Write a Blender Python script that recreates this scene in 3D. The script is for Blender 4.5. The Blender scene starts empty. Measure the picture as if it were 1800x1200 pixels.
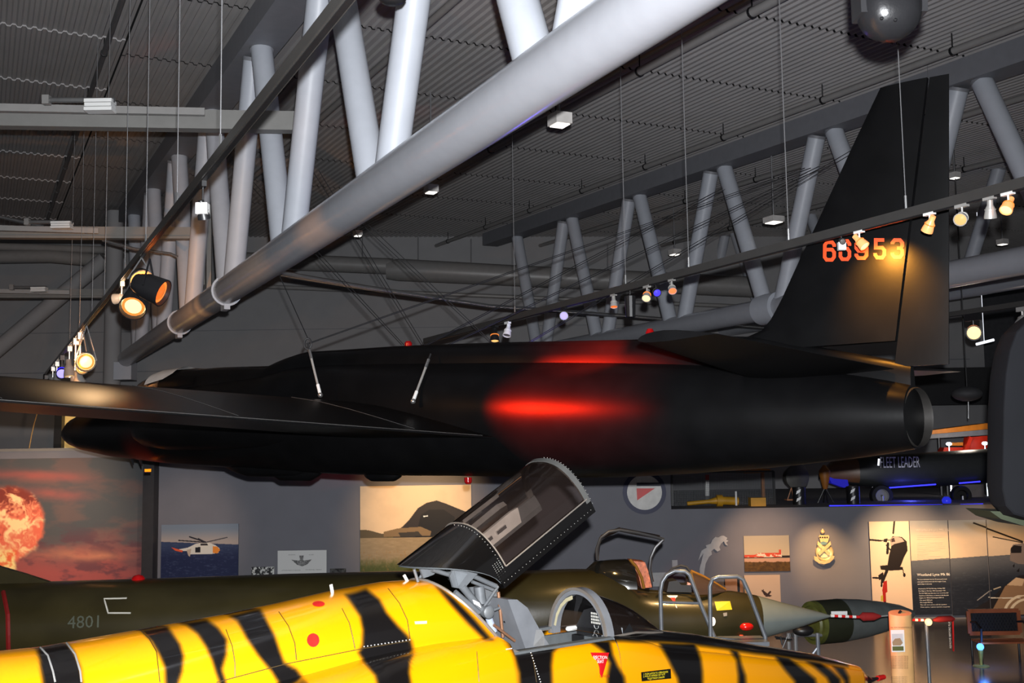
import bpy, math, random
import numpy as np
from mathutils import Vector, Matrix

# ------------------------------------------------------------------ camera, light, exposure
SC = bpy.context.scene
COL = SC.collection
F = 1950.0                      # focal length in pixels of an 1800 x 1200 frame
EYE = Vector((0, 0, 4.0))
PITCH = math.radians(5.6); ROLL = 0.015
_f = Vector((0, math.cos(PITCH), math.sin(PITCH)))
_r0 = Vector((1, 0, 0)); _u0 = Vector((0, -math.sin(PITCH), math.cos(PITCH)))
_r = _r0 * math.cos(ROLL) - _u0 * math.sin(ROLL)
_u = _r0 * math.sin(ROLL) + _u0 * math.cos(ROLL)
cd = bpy.data.cameras.new('camera'); cam = bpy.data.objects.new('camera', cd); COL.objects.link(cam)
cd.sensor_width = 36.0; cd.lens = 36.0 * F / 1800.0; cd.clip_end = 300
M3 = Matrix((_r, _u, -_f)).transposed()
cam.matrix_world = Matrix.Translation(EYE) @ M3.to_4x4()
SC.camera = cam
SC.view_settings.view_transform = 'Standard'; SC.view_settings.look = 'None'
SC.view_settings.exposure = 0.0; SC.view_settings.gamma = 1.0; SC.view_settings.use_curve_mapping = False

w = bpy.data.worlds.new('world'); SC.world = w; w.use_nodes = True
w.node_tree.nodes['Background'].inputs[0].default_value = (0.9, 0.93, 1.0, 1)
w.node_tree.nodes['Background'].inputs[1].default_value = 0.10

def light(kind, name, loc, power, color=(1, 1, 1), target=None, size=0.05, angle=60, blend=0.5):
    ld = bpy.data.lights.new(name, kind); ld.energy = power; ld.color = color
    if kind in ('POINT', 'SPOT'): ld.shadow_soft_size = size
    if kind == 'SPOT': ld.spot_size = math.radians(angle); ld.spot_blend = blend
    o = bpy.data.objects.new(name, ld); COL.objects.link(o); o.location = loc
    if target is not None:
        o.rotation_euler = (Vector(target) - Vector(loc)).to_track_quat('-Z', 'Y').to_euler()
    return o
# the photographer's flash, just above the lens
light('SPOT', 'camera_flash', EYE + Vector((0.05, -0.03, 0.20)), 10500, (0.95, 0.97, 1.0),
      target=EYE + _f * 10 + Vector((-0.9, 0, -0.3)), size=0.035, angle=100, blend=1.0)
WARM = (1.0, 0.55, 0.22)

# ------------------------------------------------------------------ pixel <-> place
def ray(px, py): return _f + _r * ((px - 900) / F) - _u * ((py - 600) / F)
def P(px, py, Y):
    d = ray(px, py); return EYE + d * (Y / d.y)
def PZ(px, py, z):
    d = ray(px, py); return EYE + d * ((z - EYE.z) / d.z)
def V(px, py, A, n):
    """meet the upright plane through A (x, y) running along n; gives (distance along n, height)"""
    d = ray(px, py)
    k = (A[0] * n[1] - A[1] * n[0]) / (d.x * n[1] - d.y * n[0])
    p = EYE + d * k
    return (p.x - A[0]) * n[0] + (p.y - A[1]) * n[1], p.z
def px_of(p):
    q = Vector(p) - EYE; dz = q.dot(_f)
    return 900 + F * q.dot(_r) / dz, 600 - F * q.dot(_u) / dz

# ------------------------------------------------------------------ materials
def lin(c):
    return tuple(((v / 255) / 12.92 if v / 255 <= 0.04045 else ((v / 255 + 0.055) / 1.055) ** 2.4) for v in c)
MATS = {}
def mat(name, rgb, rough=0.5, metal=0.0, var=0.12, scale=6.0, bump=0.0, bscale=40.0, spec=0.5, emit=0, ecol=None, coat=0.0):
    if name in MATS: return MATS[name]
    m = bpy.data.materials.new(name); m.use_nodes = True; nt = m.node_tree; b = nt.nodes['Principled BSDF']
    c = lin(rgb)
    tc = nt.nodes.new('ShaderNodeTexCoord'); nz = nt.nodes.new('ShaderNodeTexNoise'); nz.inputs['Scale'].default_value = scale
    nz.inputs['Detail'].default_value = 4
    nt.links.new(tc.outputs['Object'], nz.inputs['Vector'])
    cr = nt.nodes.new('ShaderNodeValToRGB')
    cr.color_ramp.elements[0].position = 0.3; cr.color_ramp.elements[1].position = 0.7
    cr.color_ramp.elements[0].color = tuple(x * (1 - var) for x in c) + (1,)
    cr.color_ramp.elements[1].color = tuple(min(1, x * (1 + var)) for x in c) + (1,)
    nt.links.new(nz.outputs['Fac'], cr.inputs['Fac']); nt.links.new(cr.outputs['Color'], b.inputs['Base Color'])
    b.inputs['Roughness'].default_value = rough; b.inputs['Metallic'].default_value = metal
    b.inputs['Specular IOR Level'].default_value = spec
    if coat: b.inputs['Coat Weight'].default_value = coat; b.inputs['Coat Roughness'].default_value = 0.05
    if emit:
        b.inputs['Emission Color'].default_value = tuple(lin(ecol or rgb)) + (1,)
        b.inputs['Emission Strength'].default_value = emit
    if bump:
        n2 = nt.nodes.new('ShaderNodeTexNoise'); n2.inputs['Scale'].default_value = bscale
        bp = nt.nodes.new('ShaderNodeBump'); bp.inputs['Strength'].default_value = bump; bp.inputs['Distance'].default_value = 0.01
        nt.links.new(tc.outputs['Object'], n2.inputs['Vector'])
        nt.links.new(n2.outputs['Fac'], bp.inputs['Height']); nt.links.new(bp.outputs['Normal'], b.inputs['Normal'])
    MATS[name] = m; return m
def mat_attr(name, rough=0.5, coat=0.0, spec=0.5):
    m = bpy.data.materials.new(name); m.use_nodes = True; nt = m.node_tree; b = nt.nodes['Principled BSDF']
    a = nt.nodes.new('ShaderNodeAttribute'); a.attribute_name = 'paint'
    nt.links.new(a.outputs['Color'], b.inputs['Base Color'])
    b.inputs['Roughness'].default_value = rough; b.inputs['Specular IOR Level'].default_value = spec
    if coat: b.inputs['Coat Weight'].default_value = coat; b.inputs['Coat Roughness'].default_value = 0.06
    MATS[name] = m; return m
def mat_glass(name, tint, alpha=0.25, rough=0.03):
    m = bpy.data.materials.new(name); m.use_nodes = True; nt = m.node_tree
    for n in list(nt.nodes): nt.nodes.remove(n)
    out = nt.nodes.new('ShaderNodeOutputMaterial'); tr = nt.nodes.new('ShaderNodeBsdfTransparent'); tr.inputs[0].default_value = tint + (1,)
    gl = nt.nodes.new('ShaderNodeBsdfGlossy'); gl.inputs['Roughness'].default_value = rough
    df = nt.nodes.new('ShaderNodeBsdfDiffuse'); df.inputs[0].default_value = (.18, .12, .10, 1)
    fr = nt.nodes.new('ShaderNodeFresnel'); fr.inputs[0].default_value = 1.45
    m1 = nt.nodes.new('ShaderNodeMixShader'); m1.inputs[0].default_value = alpha
    nt.links.new(tr.outputs[0], m1.inputs[1]); nt.links.new(df.outputs[0], m1.inputs[2])
    m2 = nt.nodes.new('ShaderNodeMixShader'); nt.links.new(fr.outputs[0], m2.inputs[0])
    nt.links.new(m1.outputs[0], m2.inputs[1]); nt.links.new(gl.outputs[0], m2.inputs[2]); nt.links.new(m2.outputs[0], out.inputs[0])
    MATS[name] = m; return m

GREY = mat('truss_paint', (172, 176, 184), 0.45, var=0.03, bump=0.05, bscale=30)
CHORD = mat('chord_paint', (150, 152, 158), 0.24, var=0.03, bump=0.04, bscale=14, spec=0.6)
BEAM = mat('beam_paint', (118, 117, 114), 0.5, var=0.05)
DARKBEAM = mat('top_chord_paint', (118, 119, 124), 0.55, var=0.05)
DECK = mat('roof_deck_metal', (160, 157, 156), 0.5, var=0.06, scale=1.5)
WALLM = mat('wall_paint', (146, 145, 146), 0.8, var=0.04, scale=2, bump=0.03)
WALLD = mat('display_wall_paint', (112, 112, 119), 0.8, var=0.04, scale=2)
PIPE = mat('pipe_paint', (132, 130, 128), 0.4, var=0.05)
STEEL = mat('bright_steel', (200, 200, 200), 0.25, metal=0.9, var=0.05)
WHITE = mat('white_plastic', (226, 226, 224), 0.4, var=0.02)
BLACKM = mat('black_metal', (24, 24, 26), 0.4, var=0.1)
RAILM = mat('rail_metal', (88, 86, 84), 0.25, metal=0.6, var=0.05)
WIRE = mat('wire_steel', (120, 120, 122), 0.5, metal=0.2, var=0.05)
CABLE = mat('dark_cable', (34, 34, 36), 0.6, var=0.1)
U2 = mat('satin_black_paint', (12, 12, 13), 0.38, var=0.2, scale=3, bump=0.03, bscale=25, spec=0.13)
U2P = mat('black_panel_line', (50, 50, 54), 0.6)
ORANGE = mat('orange_number_paint', (252, 78, 30), 0.5, var=0.03)
RED = mat('red_paint', (200, 28, 26), 0.4)
REDG = mat('red_glass', (150, 10, 12), 0.15, var=0.1)
GUN = mat('dull_tailpipe_metal', (52, 50, 48), 0.5, metal=0.4, var=0.25, scale=5)
FLOORM = mat('polished_floor', (74, 72, 74), 0.18, var=0.15, scale=0.7)

# ------------------------------------------------------------------ mesh building
class MB:
    def __init__(s): s.v = []; s.f = []; s.m = []
    def add(s, verts, faces, mi=0):
        o = len(s.v); s.v += [tuple(p) for p in verts]
        s.f += [tuple(i + o for i in f) for f in faces]; s.m += [mi] * len(faces); return s
    def box(s, c, size, ax=None, mi=0):
        ax = ax or (Vector((1, 0, 0)), Vector((0, 1, 0)), Vector((0, 0, 1))); c = Vector(c)
        vs = [c + ax[0] * (size[0] / 2 * i) + ax[1] * (size[1] / 2 * j) + ax[2] * (size[2] / 2 * k)
              for i in (-1, 1) for j in (-1, 1) for k in (-1, 1)]
        return s.add(vs, [(0, 1, 3, 2), (4, 6, 7, 5), (0, 4, 5, 1), (2, 3, 7, 6), (0, 2, 6, 4), (1, 5, 7, 3)], mi)
    def bar(s, a, b, w, h, up=(0, 0, 1), mi=0):
        a = Vector(a); b = Vector(b); d = (b - a); L = d.length; d.normalize()
        x = d.cross(Vector(up)).normalized(); y = x.cross(d).normalized()
        return s.box((a + b) / 2, (w, L, h), (x, d, y), mi)
    def tube(s, pts, r, n=10, mi=0, cap=True):
        pts = [Vector(p) for p in pts]; rs = r if isinstance(r, (list, tuple)) else [r] * len(pts)
        rings = []; prev = None
        for i, p in enumerate(pts):
            d = (pts[min(i + 1, len(pts) - 1)] - pts[max(i - 1, 0)]).normalized()
            if prev is None:
                x = d.orthogonal().normalized()
            else:
                x = (prev - d * prev.dot(d)).normalized()
            prev = x; y = d.cross(x)
            rings.append([p + (x * math.cos(2 * math.pi * k / n) + y * math.sin(2 * math.pi * k / n)) * rs[i] for k in range(n)])
        return s.loft(rings, mi, cap)
    def loft(s, rings, mi=0, cap=True, closed=True):
        n = len(rings[0]); vs = [p for r in rings for p in r]; fs = []
        for i in range(len(rings) - 1):
            for k in range(n if closed else n - 1):
                a = i * n + k; b = i * n + (k + 1) % n
                fs.append((a, b, b + n, a + n))
        if cap and closed:
            fs.append(tuple(range(n))[::-1]); fs.append(tuple(range((len(rings) - 1) * n, len(rings) * n)))
        return s.add(vs, fs, mi)
    def lathe(s, c, axis, prof, n=20, mi=0, cap=False):
        """prof: (distance along axis, radius)"""
        axis = Vector(axis).normalized(); x = axis.orthogonal().normalized(); y = axis.cross(x); c = Vector(c)
        return s.loft([[c + axis * d + (x * math.cos(2 * math.pi * k / n) + y * math.sin(2 * math.pi * k / n)) * r for k in range(n)]
                       for d, r in prof], mi, cap)
    def prism(s, poly, ext, mi=0):
        poly = [Vector(p) for p in poly]; e = Vector(ext); n = len(poly)
        vs = poly + [p + e for p in poly]
        fs = [tuple(range(n))[::-1], tuple(range(n, 2 * n))] + [(i, (i + 1) % n, (i + 1) % n + n, i + n) for i in range(n)]
        return s.add(vs, fs, mi)
    def ball(s, c, r, n=10, mi=0, sq=(1, 1, 1)):
        c = Vector(c); rings = []
        for i in range(1, n // 2 + 1):
            a = math.pi * i / (n // 2 + 1)
            rings.append([c + Vector((r * math.sin(a) * math.cos(2 * math.pi * k / n) * sq[0], r * math.sin(a) * math.sin(2 * math.pi * k / n) * sq[1], r * math.cos(a) * sq[2])) for k in range(n)])
        return s.loft(rings, mi)
    def build(s, name, mats, parent=None, smooth=False, recalc=True, angle=None):
        me = bpy.data.meshes.new(name)
        off = parent_loc(parent)
        me.from_pydata([(p[0] - off.x, p[1] - off.y, p[2] - off.z) for p in s.v], [], s.f)
        if recalc:
            import bmesh
            bm = bmesh.new(); bm.from_mesh(me); bmesh.ops.recalc_face_normals(bm, faces=bm.faces); bm.to_mesh(me); bm.free()
        for m in (mats if isinstance(mats, (list, tuple)) else [mats]): me.materials.append(m)
        if len(me.materials) > 1: me.polygons.foreach_set('material_index', s.m)
        if smooth:
            me.polygons.foreach_set('use_smooth', [True] * len(me.polygons))
            try: me.set_sharp_from_angle(angle=math.radians(angle or 38))
            except Exception: pass
        me.update()
        o = bpy.data.objects.new(name, me); COL.objects.link(o)
        if parent is not None: o.parent = parent
        return o
def parent_loc(p):
    v = Vector((0, 0, 0))
    while p is not None: v += Vector(p.location); p = p.parent
    return v
def tag(o, label, cat, group=None, kind=None):
    o['label'] = label; o['category'] = cat
    if group: o['group'] = group
    if kind: o['kind'] = kind
    return o
def thing(name, label, cat, loc, group=None):
    o = bpy.data.objects.new(name, None); COL.objects.link(o); o.location = Vector(loc); o.empty_display_size = 0.2
    return tag(o, label, cat, group)
def struct(o): o['kind'] = 'structure'; return o
def text_mb(txt, origin, right, up, size, depth=0.004, mb=None, mi=0, align='LEFT'):
    cu = bpy.data.curves.new('t', 'FONT'); cu.body = txt; cu.size = size; cu.align_x = align; cu.resolution_u = 2
    to = bpy.data.objects.new('t', cu); COL.objects.link(to)
    bpy.context.view_layer.update()
    me = bpy.data.meshes.new_from_object(to)
    right = Vector(right); up = Vector(up); n = right.cross(up).normalized(); O = Vector(origin)
    mb = mb or MB()
    mb.add([O + right * v.co.x + up * v.co.y + n * depth for v in me.vertices], [tuple(p.vertices) for p in me.polygons], mi)
    bpy.data.objects.remove(to); bpy.data.curves.remove(cu); bpy.data.meshes.remove(me)
    return mb

# procedural painting: colours computed per vertex
def vnoise(x, y, seed):
    rs = np.random.RandomState(seed); g = rs.rand(64, 64)
    xi = np.floor(x).astype(int); yi = np.floor(y).astype(int); fx = x - xi; fy = y - yi
    fx = fx * fx * (3 - 2 * fx); fy = fy * fy * (3 - 2 * fy)
    a = g[xi % 64, yi % 64]; b = g[(xi + 1) % 64, yi % 64]; c = g[xi % 64, (yi + 1) % 64]; d = g[(xi + 1) % 64, (yi + 1) % 64]
    return (a * (1 - fx) + b * fx) * (1 - fy) + (c * (1 - fx) + d * fx) * fy
def fbm(x, y, seed=0, octv=5):
    s = 0; a = 0.5; t = 0
    for i in range(octv):
        s = s + a * vnoise(x * 2 ** i + 7.3 * i, y * 2 ** i + 3.1 * i, seed + i); t += a; a *= 0.55
    return s / t
def mix(a, b, k): k = np.clip(k, 0, 1)[..., None]; return np.asarray(a, float) * (1 - k) + np.asarray(b, float) * k
def sstep(a, b, x): t = np.clip((x - a) / (b - a), 0, 1); return t * t * (3 - 2 * t)
def inpoly(X, Y, poly):
    r = np.zeros(X.shape, bool); n = len(poly)
    for i in range(n):
        x1, y1 = poly[i]; x2, y2 = poly[(i + 1) % n]
        if y1 == y2: continue
        c = ((y1 > Y) != (y2 > Y)) & (X < (x2 - x1) * (Y - y1) / (y2 - y1) + x1)
        r ^= c
    return r
def segd(X, Y, poly, close=True):
    d = np.full(X.shape, 1e9); n = len(poly)
    for i in range(n if close else n - 1):
        x1, y1 = poly[i]; x2, y2 = poly[(i + 1) % n]
        L = (x2 - x1) ** 2 + (y2 - y1) ** 2 + 1e-12
        t = np.clip(((X - x1) * (x2 - x1) + (Y - y1) * (y2 - y1)) / L, 0, 1)
        d = np.minimum(d, np.hypot(X - x1 - t * (x2 - x1), Y - y1 - t * (y2 - y1)))
    return d
def set_paint(me, cols):
    c = np.asarray(cols, float) / 255; c = np.where(c <= 0.04045, c / 12.92, ((c + 0.055) / 1.055) ** 2.4)
    at = me.color_attributes.new('paint', 'FLOAT_COLOR', 'POINT')
    at.data.foreach_set('color', np.concatenate([c, np.ones((len(c), 1))], 1).astype(np.float32).ravel())
PHOTO = mat_attr('photo_print', 0.55, spec=0.25)
FRAMEM = mat('print_backing', (60, 58, 58), 0.7)
def painted(name, x0, y0, x1, y1, Y, fn, label, cat='photo print', res=1.0, thick=0.02, group=None):
    """a printed panel standing at depth Y; fn(X, Y) in its own pixels gives its colours"""
    ym = (y0 + y1) / 2; xm = (x0 + x1) / 2; tl = Vector((P(x0, ym, Y).x, Y, P(xm, y0, Y).z)); br = Vector((P(x1, ym, Y).x, Y, P(xm, y1, Y).z))
    W = br.x - tl.x; H = tl.z - br.z; nx = max(2, int((x1 - x0) / res)); ny = max(2, int((y1 - y0) / res))
    gx, gy = np.meshgrid(np.linspace(0, 1, nx), np.linspace(0, 1, ny))
    cols = fn(x0 + gx * (x1 - x0), y0 + gy * (y1 - y0))
    mb = MB()
    vs = [(tl.x + W * a, Y, tl.z - H * b) for a, b in zip(gx.ravel(), gy.ravel())]
    fs = [(j * nx + i, (j + 1) * nx + i, (j + 1) * nx + i + 1, j * nx + i + 1) for j in range(ny - 1) for i in range(nx - 1)]
    root = thing(name, label, cat, (tl.x + W / 2, Y, tl.z - H), group)
    mb.add(vs, fs); o = mb.build('printed_face', PHOTO, root, recalc=False)
    set_paint(o.data, cols.reshape(-1, 3))
    MB().box((tl.x + W / 2, Y + thick / 2 + 0.002, tl.z - H / 2), (W, thick, H)).build('backing_board', FRAMEM, root)
    return root

# ------------------------------------------------------------------ building directions
_d = ray(-37, 808); D1 = Vector((_d.x, _d.y, 0)).normalized()      # along the trusses
D2 = Vector((D1.y, -D1.x, 0))                                      # across the hall
RISE = 0.033
def ceil_z(p):
    u = Vector((p[0], p[1], 0)).dot(D1); return 10.72 + RISE * (u - 17)

# ------------------------------------------------------------------ floor, ceiling, walls
YW = 26.0; YB = 37.5
f_ = MB(); f_.box((3, 18, -0.1), (90, 90, 0.2)); struct(f_.build('floor', FLOORM))
cm = MB(); pitch = 0.15; panel = 3.05
v0, v1 = -34.0, 46.0; nr = int((v1 - v0) / pitch)
prof = []
for i in range(nr):
    b = v0 + i * pitch
    prof += [(b, 0.0), (b + 0.05, 0.0), (b + 0.075, 0.035), (b + 0.125, 0.035)]
u = 18.6 - panel * 8
while u < 60:
    ring = []
    for side in (0, 1):
        pf = [q for q in prof if (q[0] < 2.0) == (side == 0)]; n = len(pf); ring = []
        for uu, dz in (((u, -0.022), (u + panel + 0.05, 0.0)) if side == 0 else ((u + 0.8, 0.0), (u + 0.8 + panel - 0.045, 0.0))):
            ring.append([D1 * uu + D2 * a + Vector((0, 0, 10.72 + RISE * (uu - 17) + h + dz)) for a, h in pf])
        cm.add(ring[0] + ring[1], [(i, i + 1, i + 1 + n, i + n) for i in range(n - 1)])
        if side == 0:      # turned-down lip of the sheet
            lip = [p + Vector((0, 0, 0.022)) for p in ring[0]]
            cm.add(ring[0] + lip, [(i, i + 1, i + 1 + n, i + n) for i in range(n - 1)])
    u += panel
struct(cm.build('ceiling', DECK, recalc=False))
rf = MB(); a_ = [D1 * u_ + D2 * v_ + Vector((0, 0, 10.86 + RISE * (u_ - 17))) for u_, v_ in ((-8, v0), (60, v0), (60, v1), (-8, v1))]
rf.prism(a_, (0, 0, 0.2)); struct(rf.build('trim_7', mat('dark_backing_sheet', (22, 22, 23), 0.8)))  # dark sheet added above the deck so its gaps show dark
# upper far wall
wl = MB(); wl.box((-12, YB + 0.15, 6), (56, 0.3, 13)); struct(wl.build('wall_back', WALLM))
wl = MB(); wl.box((26, 52, 6), (40, 0.3, 13)); struct(wl.build('wall_far', mat('far_wall_paint', (84, 84, 88), 0.8)))
# display wall: tall left half, low right half under the gallery
xs = P(1180, 900, YW).x
zt = P(100, 792, YW).z
wl = MB(); wl.box(((xs - 24) / 2, YW + 0.15, zt / 2), (xs + 24, 0.3, zt)); struct(wl.build('wall_left', WALLD))
zr = P(1500, 890, YW).z
wl = MB(); wl.box(((xs + 30) / 2, YW + 0.15, zr / 2), (30 - xs, 0.3, zr)); struct(wl.build('wall_right', WALLD))
g = MB(); g.box(((xs + 30) / 2, (YW + 0.3 + 52) / 2, zr - 0.15), (30 - xs, 52 - YW - 0.3, 0.3)); struct(g.build('trim_1', WALLD))
g = MB(); g.box(((xs - 24) / 2, YW + 0.1, zt + 0.03), (xs + 24, 0.6, 0.06)); struct(g.build('trim_2', BEAM))
g = MB(); g.box(((xs - 24) / 2, (YW + 0.4 + YB) / 2, zt - 0.1), (xs + 24, YB - YW - 0.5, 0.2)); struct(g.build('trim_6', WALLD))
# thin joint lines on the far wall
for i, (yy, zz) in enumerate(((652, 0.03), (582, 0.02))):
    z = P(300, yy, YB).z
    g = MB(); g.box((-12, YB - 0.015, z), (55, 0.03, zz)); struct(g.build('trim_%d' % (3 + i), DARKBEAM))
# dark upright on the display wall
p0 = P(252, 806, YW - 0.35); p1 = P(268, 1020, YW - 0.35)
g = MB(); g.box(((p0.x + p1.x) / 2, YW - 0.18, (zt) / 2), (p1.x - p0.x, 0.36, zt)); struct(g.build('trim_5', mat('dark_post_paint', (46, 44, 46), 0.5)))

# ------------------------------------------------------------------ roof trusses
def line_at(px, py, z_rel, d):           # a point of the line along D1 whose pixel is given at depth d
    return P(px, py, d)
def truss(label, base_px, base_py, base_d, top_px, top_py, top_d, s0, s1, node0, step, nodes, cr=0.23, wr=0.165, name='roof_truss', endcut=None):
    A = P(base_px, base_py, base_d); T = P(top_px, top_py, top_d)
    root = thing(name, label, 'roof truss', A)
    def bot(dep): k = (dep - A.y) / D1.y; return A + D1 * k
    def top(dep): 
        k = (dep - T.y) / D1.y; q = A + D1 * ((dep - A.y) / D1.y); return Vector((q.x, q.y, T.z + RISE * k))
    segs = 10
    MB().tube([bot(s0 + (s1 - s0) * i / segs) for i in range(segs + 1)], cr, 28).build('bottom_chord', CHORD, root, smooth=True)
    a = top(s0); b = top(s1); 
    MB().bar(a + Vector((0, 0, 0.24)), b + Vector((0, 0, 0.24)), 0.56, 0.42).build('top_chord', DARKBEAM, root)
    for i in range(nodes):
        db = node0 + step * i; p = bot(db)
        for sgn in (-1, 1):
            q = top(db + sgn * (step / 2 - 0.24)); pp = bot(db + sgn * 0.22)
            MB().tube([pp, q], wr, 20).build('web_member', GREY, root, smooth=True)
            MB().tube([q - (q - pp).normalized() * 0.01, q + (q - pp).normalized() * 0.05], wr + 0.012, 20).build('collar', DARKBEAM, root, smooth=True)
    return root, bot, top
t1, b1, tp1 = truss('nearest pale grey tubular roof truss, its thick chord crossing the top centre above the jet',
                    900, 172, 8.5, 450, 82, 16.2, 2.2, 31.5, 7.85, 3.5, 7)
# splice flanges on the near chord
fl = MB()
for d_, hh in ((18.6, 0.04), (23.0, 0.03)):
    q = b1(d_); MB().lathe(q - D1 * hh / 2, D1, [(0, 0.2), (0, 0.262), (hh, 0.262), (hh, 0.2)], 28).build('splice_flange', GREY, t1, smooth=True)
    MB().box(q + Vector((0, 0, -.26)) + D1 * .1, (.1, .3, .12), (D2, D1, Vector((0, 0, 1)))).build('splice_lug', GREY, t1)
q = tp1(19.6); MB().box(P(378, 150, 19.3), (.1, .1, .42)).build('bracket', GREY, t1); MB().box(P(392, 171, 19.3), (.3, .05, .05)).build('bracket', GREY, t1)
MB().box(b1(31.6) - Vector((0, 0, 0.35)), (0.5, 0.5, 0.5)).build('end_shoe', GREY, t1)
kp = 33200 / (1800 + 37)
t2, b2, tp2 = truss('second tubular roof truss from the camera, passing behind the black tail fin',
                    1360, 541, 23.7, 1458, 240, 22.2, 10.5, 36.9, 23.7 - 3.3 * 4, 3.3, 8, cr=0.24, wr=0.18)
q = b2(23.8); MB().lathe(q - D1 * 0.3, D1, [(0, 0.2), (0, 0.33), (0.6, 0.33), (0.6, 0.2)], 28).build('splice_flange', GREY, t2, smooth=True)
# third truss, farther right
def shift_truss(): pass
t3, b3, tp3 = truss('farthest tubular roof truss glimpsed at the right edge beyond the tail fin',
                    1745, 500, 27.5, 1780, 300, 27.5, 17, 46, 18.4, 3.4, 8, cr=0.22, wr=0.17)
# column where the near truss lands
c0 = P(200, 500, 32.2); MB().tube([(c0.x, 32.2, 0), (c0.x, 32.2, ceil_z((c0.x, 32.2)) - 0.1)], 0.24, 20).build('column', WALLM, None, smooth=True)
tag(bpy.data.objects['column'], 'round grey building column where the nearest truss ends at far left', 'column')
c1 = P(180, 500, 31.0)
def member(name, a, b, r, m, label, cat, box=None, n=14):
    mb = MB()
    if box: mb.bar(a, b, box[0], box[1])
    else: mb.tube([a, b], r, n)
    return tag(mb.build(name, m, None, smooth=not box), label, cat)
member('diagonal_brace', P(-60, 660, 33), P(185, 455, 33), 0.24, WALLM, 'wide grey diagonal brace on the far wall at the left edge', 'brace')

# grey horizontal beams at left
def long_beam(y0l, y1l, xr, y0r, y1r, Dr, label, screen=None):
    # right end at depth Dr; runs left and slightly nearer
    ang = math.radians(6.0); dv = Vector((-math.cos(ang), -math.sin(ang) * 1.0, 0))
    pr_t = P(xr, y0r, Dr); pr_b = P(xr, y1r, Dr); h = pr_t.z - pr_b.z
    root = thing('ceiling_beam', label, 'beam', pr_b)
    a = Vector((pr_t.x, pr_t.y, pr_b.z + h * 0.62)); L = 14
    MB().bar(a + Vector((0, 0, 0)), a + dv * L, 0.12, h * 0.74).build('web_plate', BEAM, root)
    z2 = pr_b.z + h * 0.11
    q = Vector((pr_t.x, pr_t.y, z2)); MB().bar(q, q + dv * L, 0.2, h * 0.2).build('lower_flange', BEAM, root)
    return root, a, dv, h
bm1 = long_beam(205, 228, 518, 197, 232, 15.2, 'grey horizontal beam at the left edge, the highest of the three')
bm2 = long_beam(398, 420, 365, 400, 421, 21.8, 'grey horizontal beam at the left edge, the middle of the three')
bm3 = long_beam(512, 525, 272, 508, 524, 28.5, 'grey horizontal beam at the left edge, the lowest and farthest of the three')
# pale projection tube housings sitting on the beams
def housing(root_label, px0, px1, y, pxb0, pxb1, yb, Dp, k):
    r = thing('screen_motor', root_label, 'motor housing', P((pxb0 + pxb1) / 2, yb, Dp), 'shade motors on the left beams')
    MB().tube([P(px0, y, Dp), P(px1, y, Dp)], 0.035 * k, 10).build('roller_tube', mat('dull_steel', (130, 130, 130), 0.35, metal=0.6), r, smooth=True)
    a = P(pxb0, y, Dp); b = P(pxb1, yb, Dp)
    mb = MB(); H = a.z - b.z; W = b.x - a.x
    for i in range(3): mb.box(((a.x + b.x) / 2, Dp, b.z + H * (i + 0.5) / 3), (W * (1 - 0.04 * (i % 2)), 0.18, H / 3 * 0.82))
    mb.build('motor_box', WHITE, r)  # plain white stands in for flash reflected off the metal box
    MB().box(P(px0 + 3, y, Dp), (0.09 * k, 0.1, 0.12 * k)).build('end_cap', PIPE, r)
housing('shade roller with shiny motor box on the highest left beam', 79, 201, 176, 152, 200, 197, 14.3, 1.0)
housing('shade roller with shiny motor box on the middle left beam', 45, 127, 390, 92, 126, 402, 20.7, 1.0)
housing('shade roller with shiny motor box on the lowest left beam', 18, 82, 505, 56, 82, 513, 27.2, 1.1)
for (x0, x1, y0, y1, dd, lb) in ((-30, 360, 189, 197, 14.9, 'highest'), (-30, 173, 400, 406, 21.2, 'middle'), (-30, 122, 511, 514, 27.8, 'lowest')):
    a = P(x1, y1, dd); b = P(x0, y0, dd - 0.6)
    member('cable_tray', a, b, 0, PIPE, 'pale thin rail lying along the %s left beam' % lb, 'rail', box=(0.08, 0.1))
# upright frame near (365, 400-500)
fr = MB(); a = P(368, 232, 21.6); b = P(368, 512, 21.6); fr.bar(a, b, 0.09, 0.09, up=(0, 1, 0)); a = P(359, 300, 21.6); b = P(359, 500, 21.6); fr.bar(a, b, 0.03, 0.03, up=(0, 1, 0))
tag(fr.build('hanging_post', BEAM), 'thin grey vertical post at the end of the middle left beam', 'post')

# ceiling pipes
def ceil_pipe(px, py, drop, u0, u1, r, label, hang=True, m=PIPE):
    d = ray(px, py)
    k = (10.72 - drop - 4 + 0) / d.z
    for _ in range(20):
        p = EYE + d * k; k = (ceil_z(p) - drop - 4) / d.z
    p = EYE + d * k; up = p.dot(D1); vp = p.dot(D2)
    def at(u): q = D1 * u + D2 * vp; return Vector((q.x, q.y, ceil_z(q) - drop))
    root = thing('sprinkler_pipe', label, 'ceiling pipe', at(u0))
    MB().tube([at(u0 + (u1 - u0) * i / 6) for i in range(7)], r, 12).build('pipe', m, root, smooth=True)
    if hang:
        uu = math.ceil(u0 / 3.05) * 3.05 + 0.3
        while uu < u1:
            q = at(uu); mb = MB(); mb.tube([q, q + Vector((0, 0, drop))], 0.012, 6); mb.lathe(q - D1 * 0.02, D1, [(0, r), (0, r + 0.015), (0.04, r + 0.015), (0.04, r)], 12)
            mb.build('pipe_hanger', BLACKM, root); uu += 3.05
    return root
ceil_pipe(157, 170, 0.25, 10, 36, 0.045, 'thin dark sprinkler pipe under the corrugated ceiling, the leftmost', m=mat('dark_pipe', (80, 80, 82), 0.4))
ceil_pipe(667, 117, 0.25, 6, 36, 0.06, 'sprinkler pipe glimpsed between the web members of the nearest truss')
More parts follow.
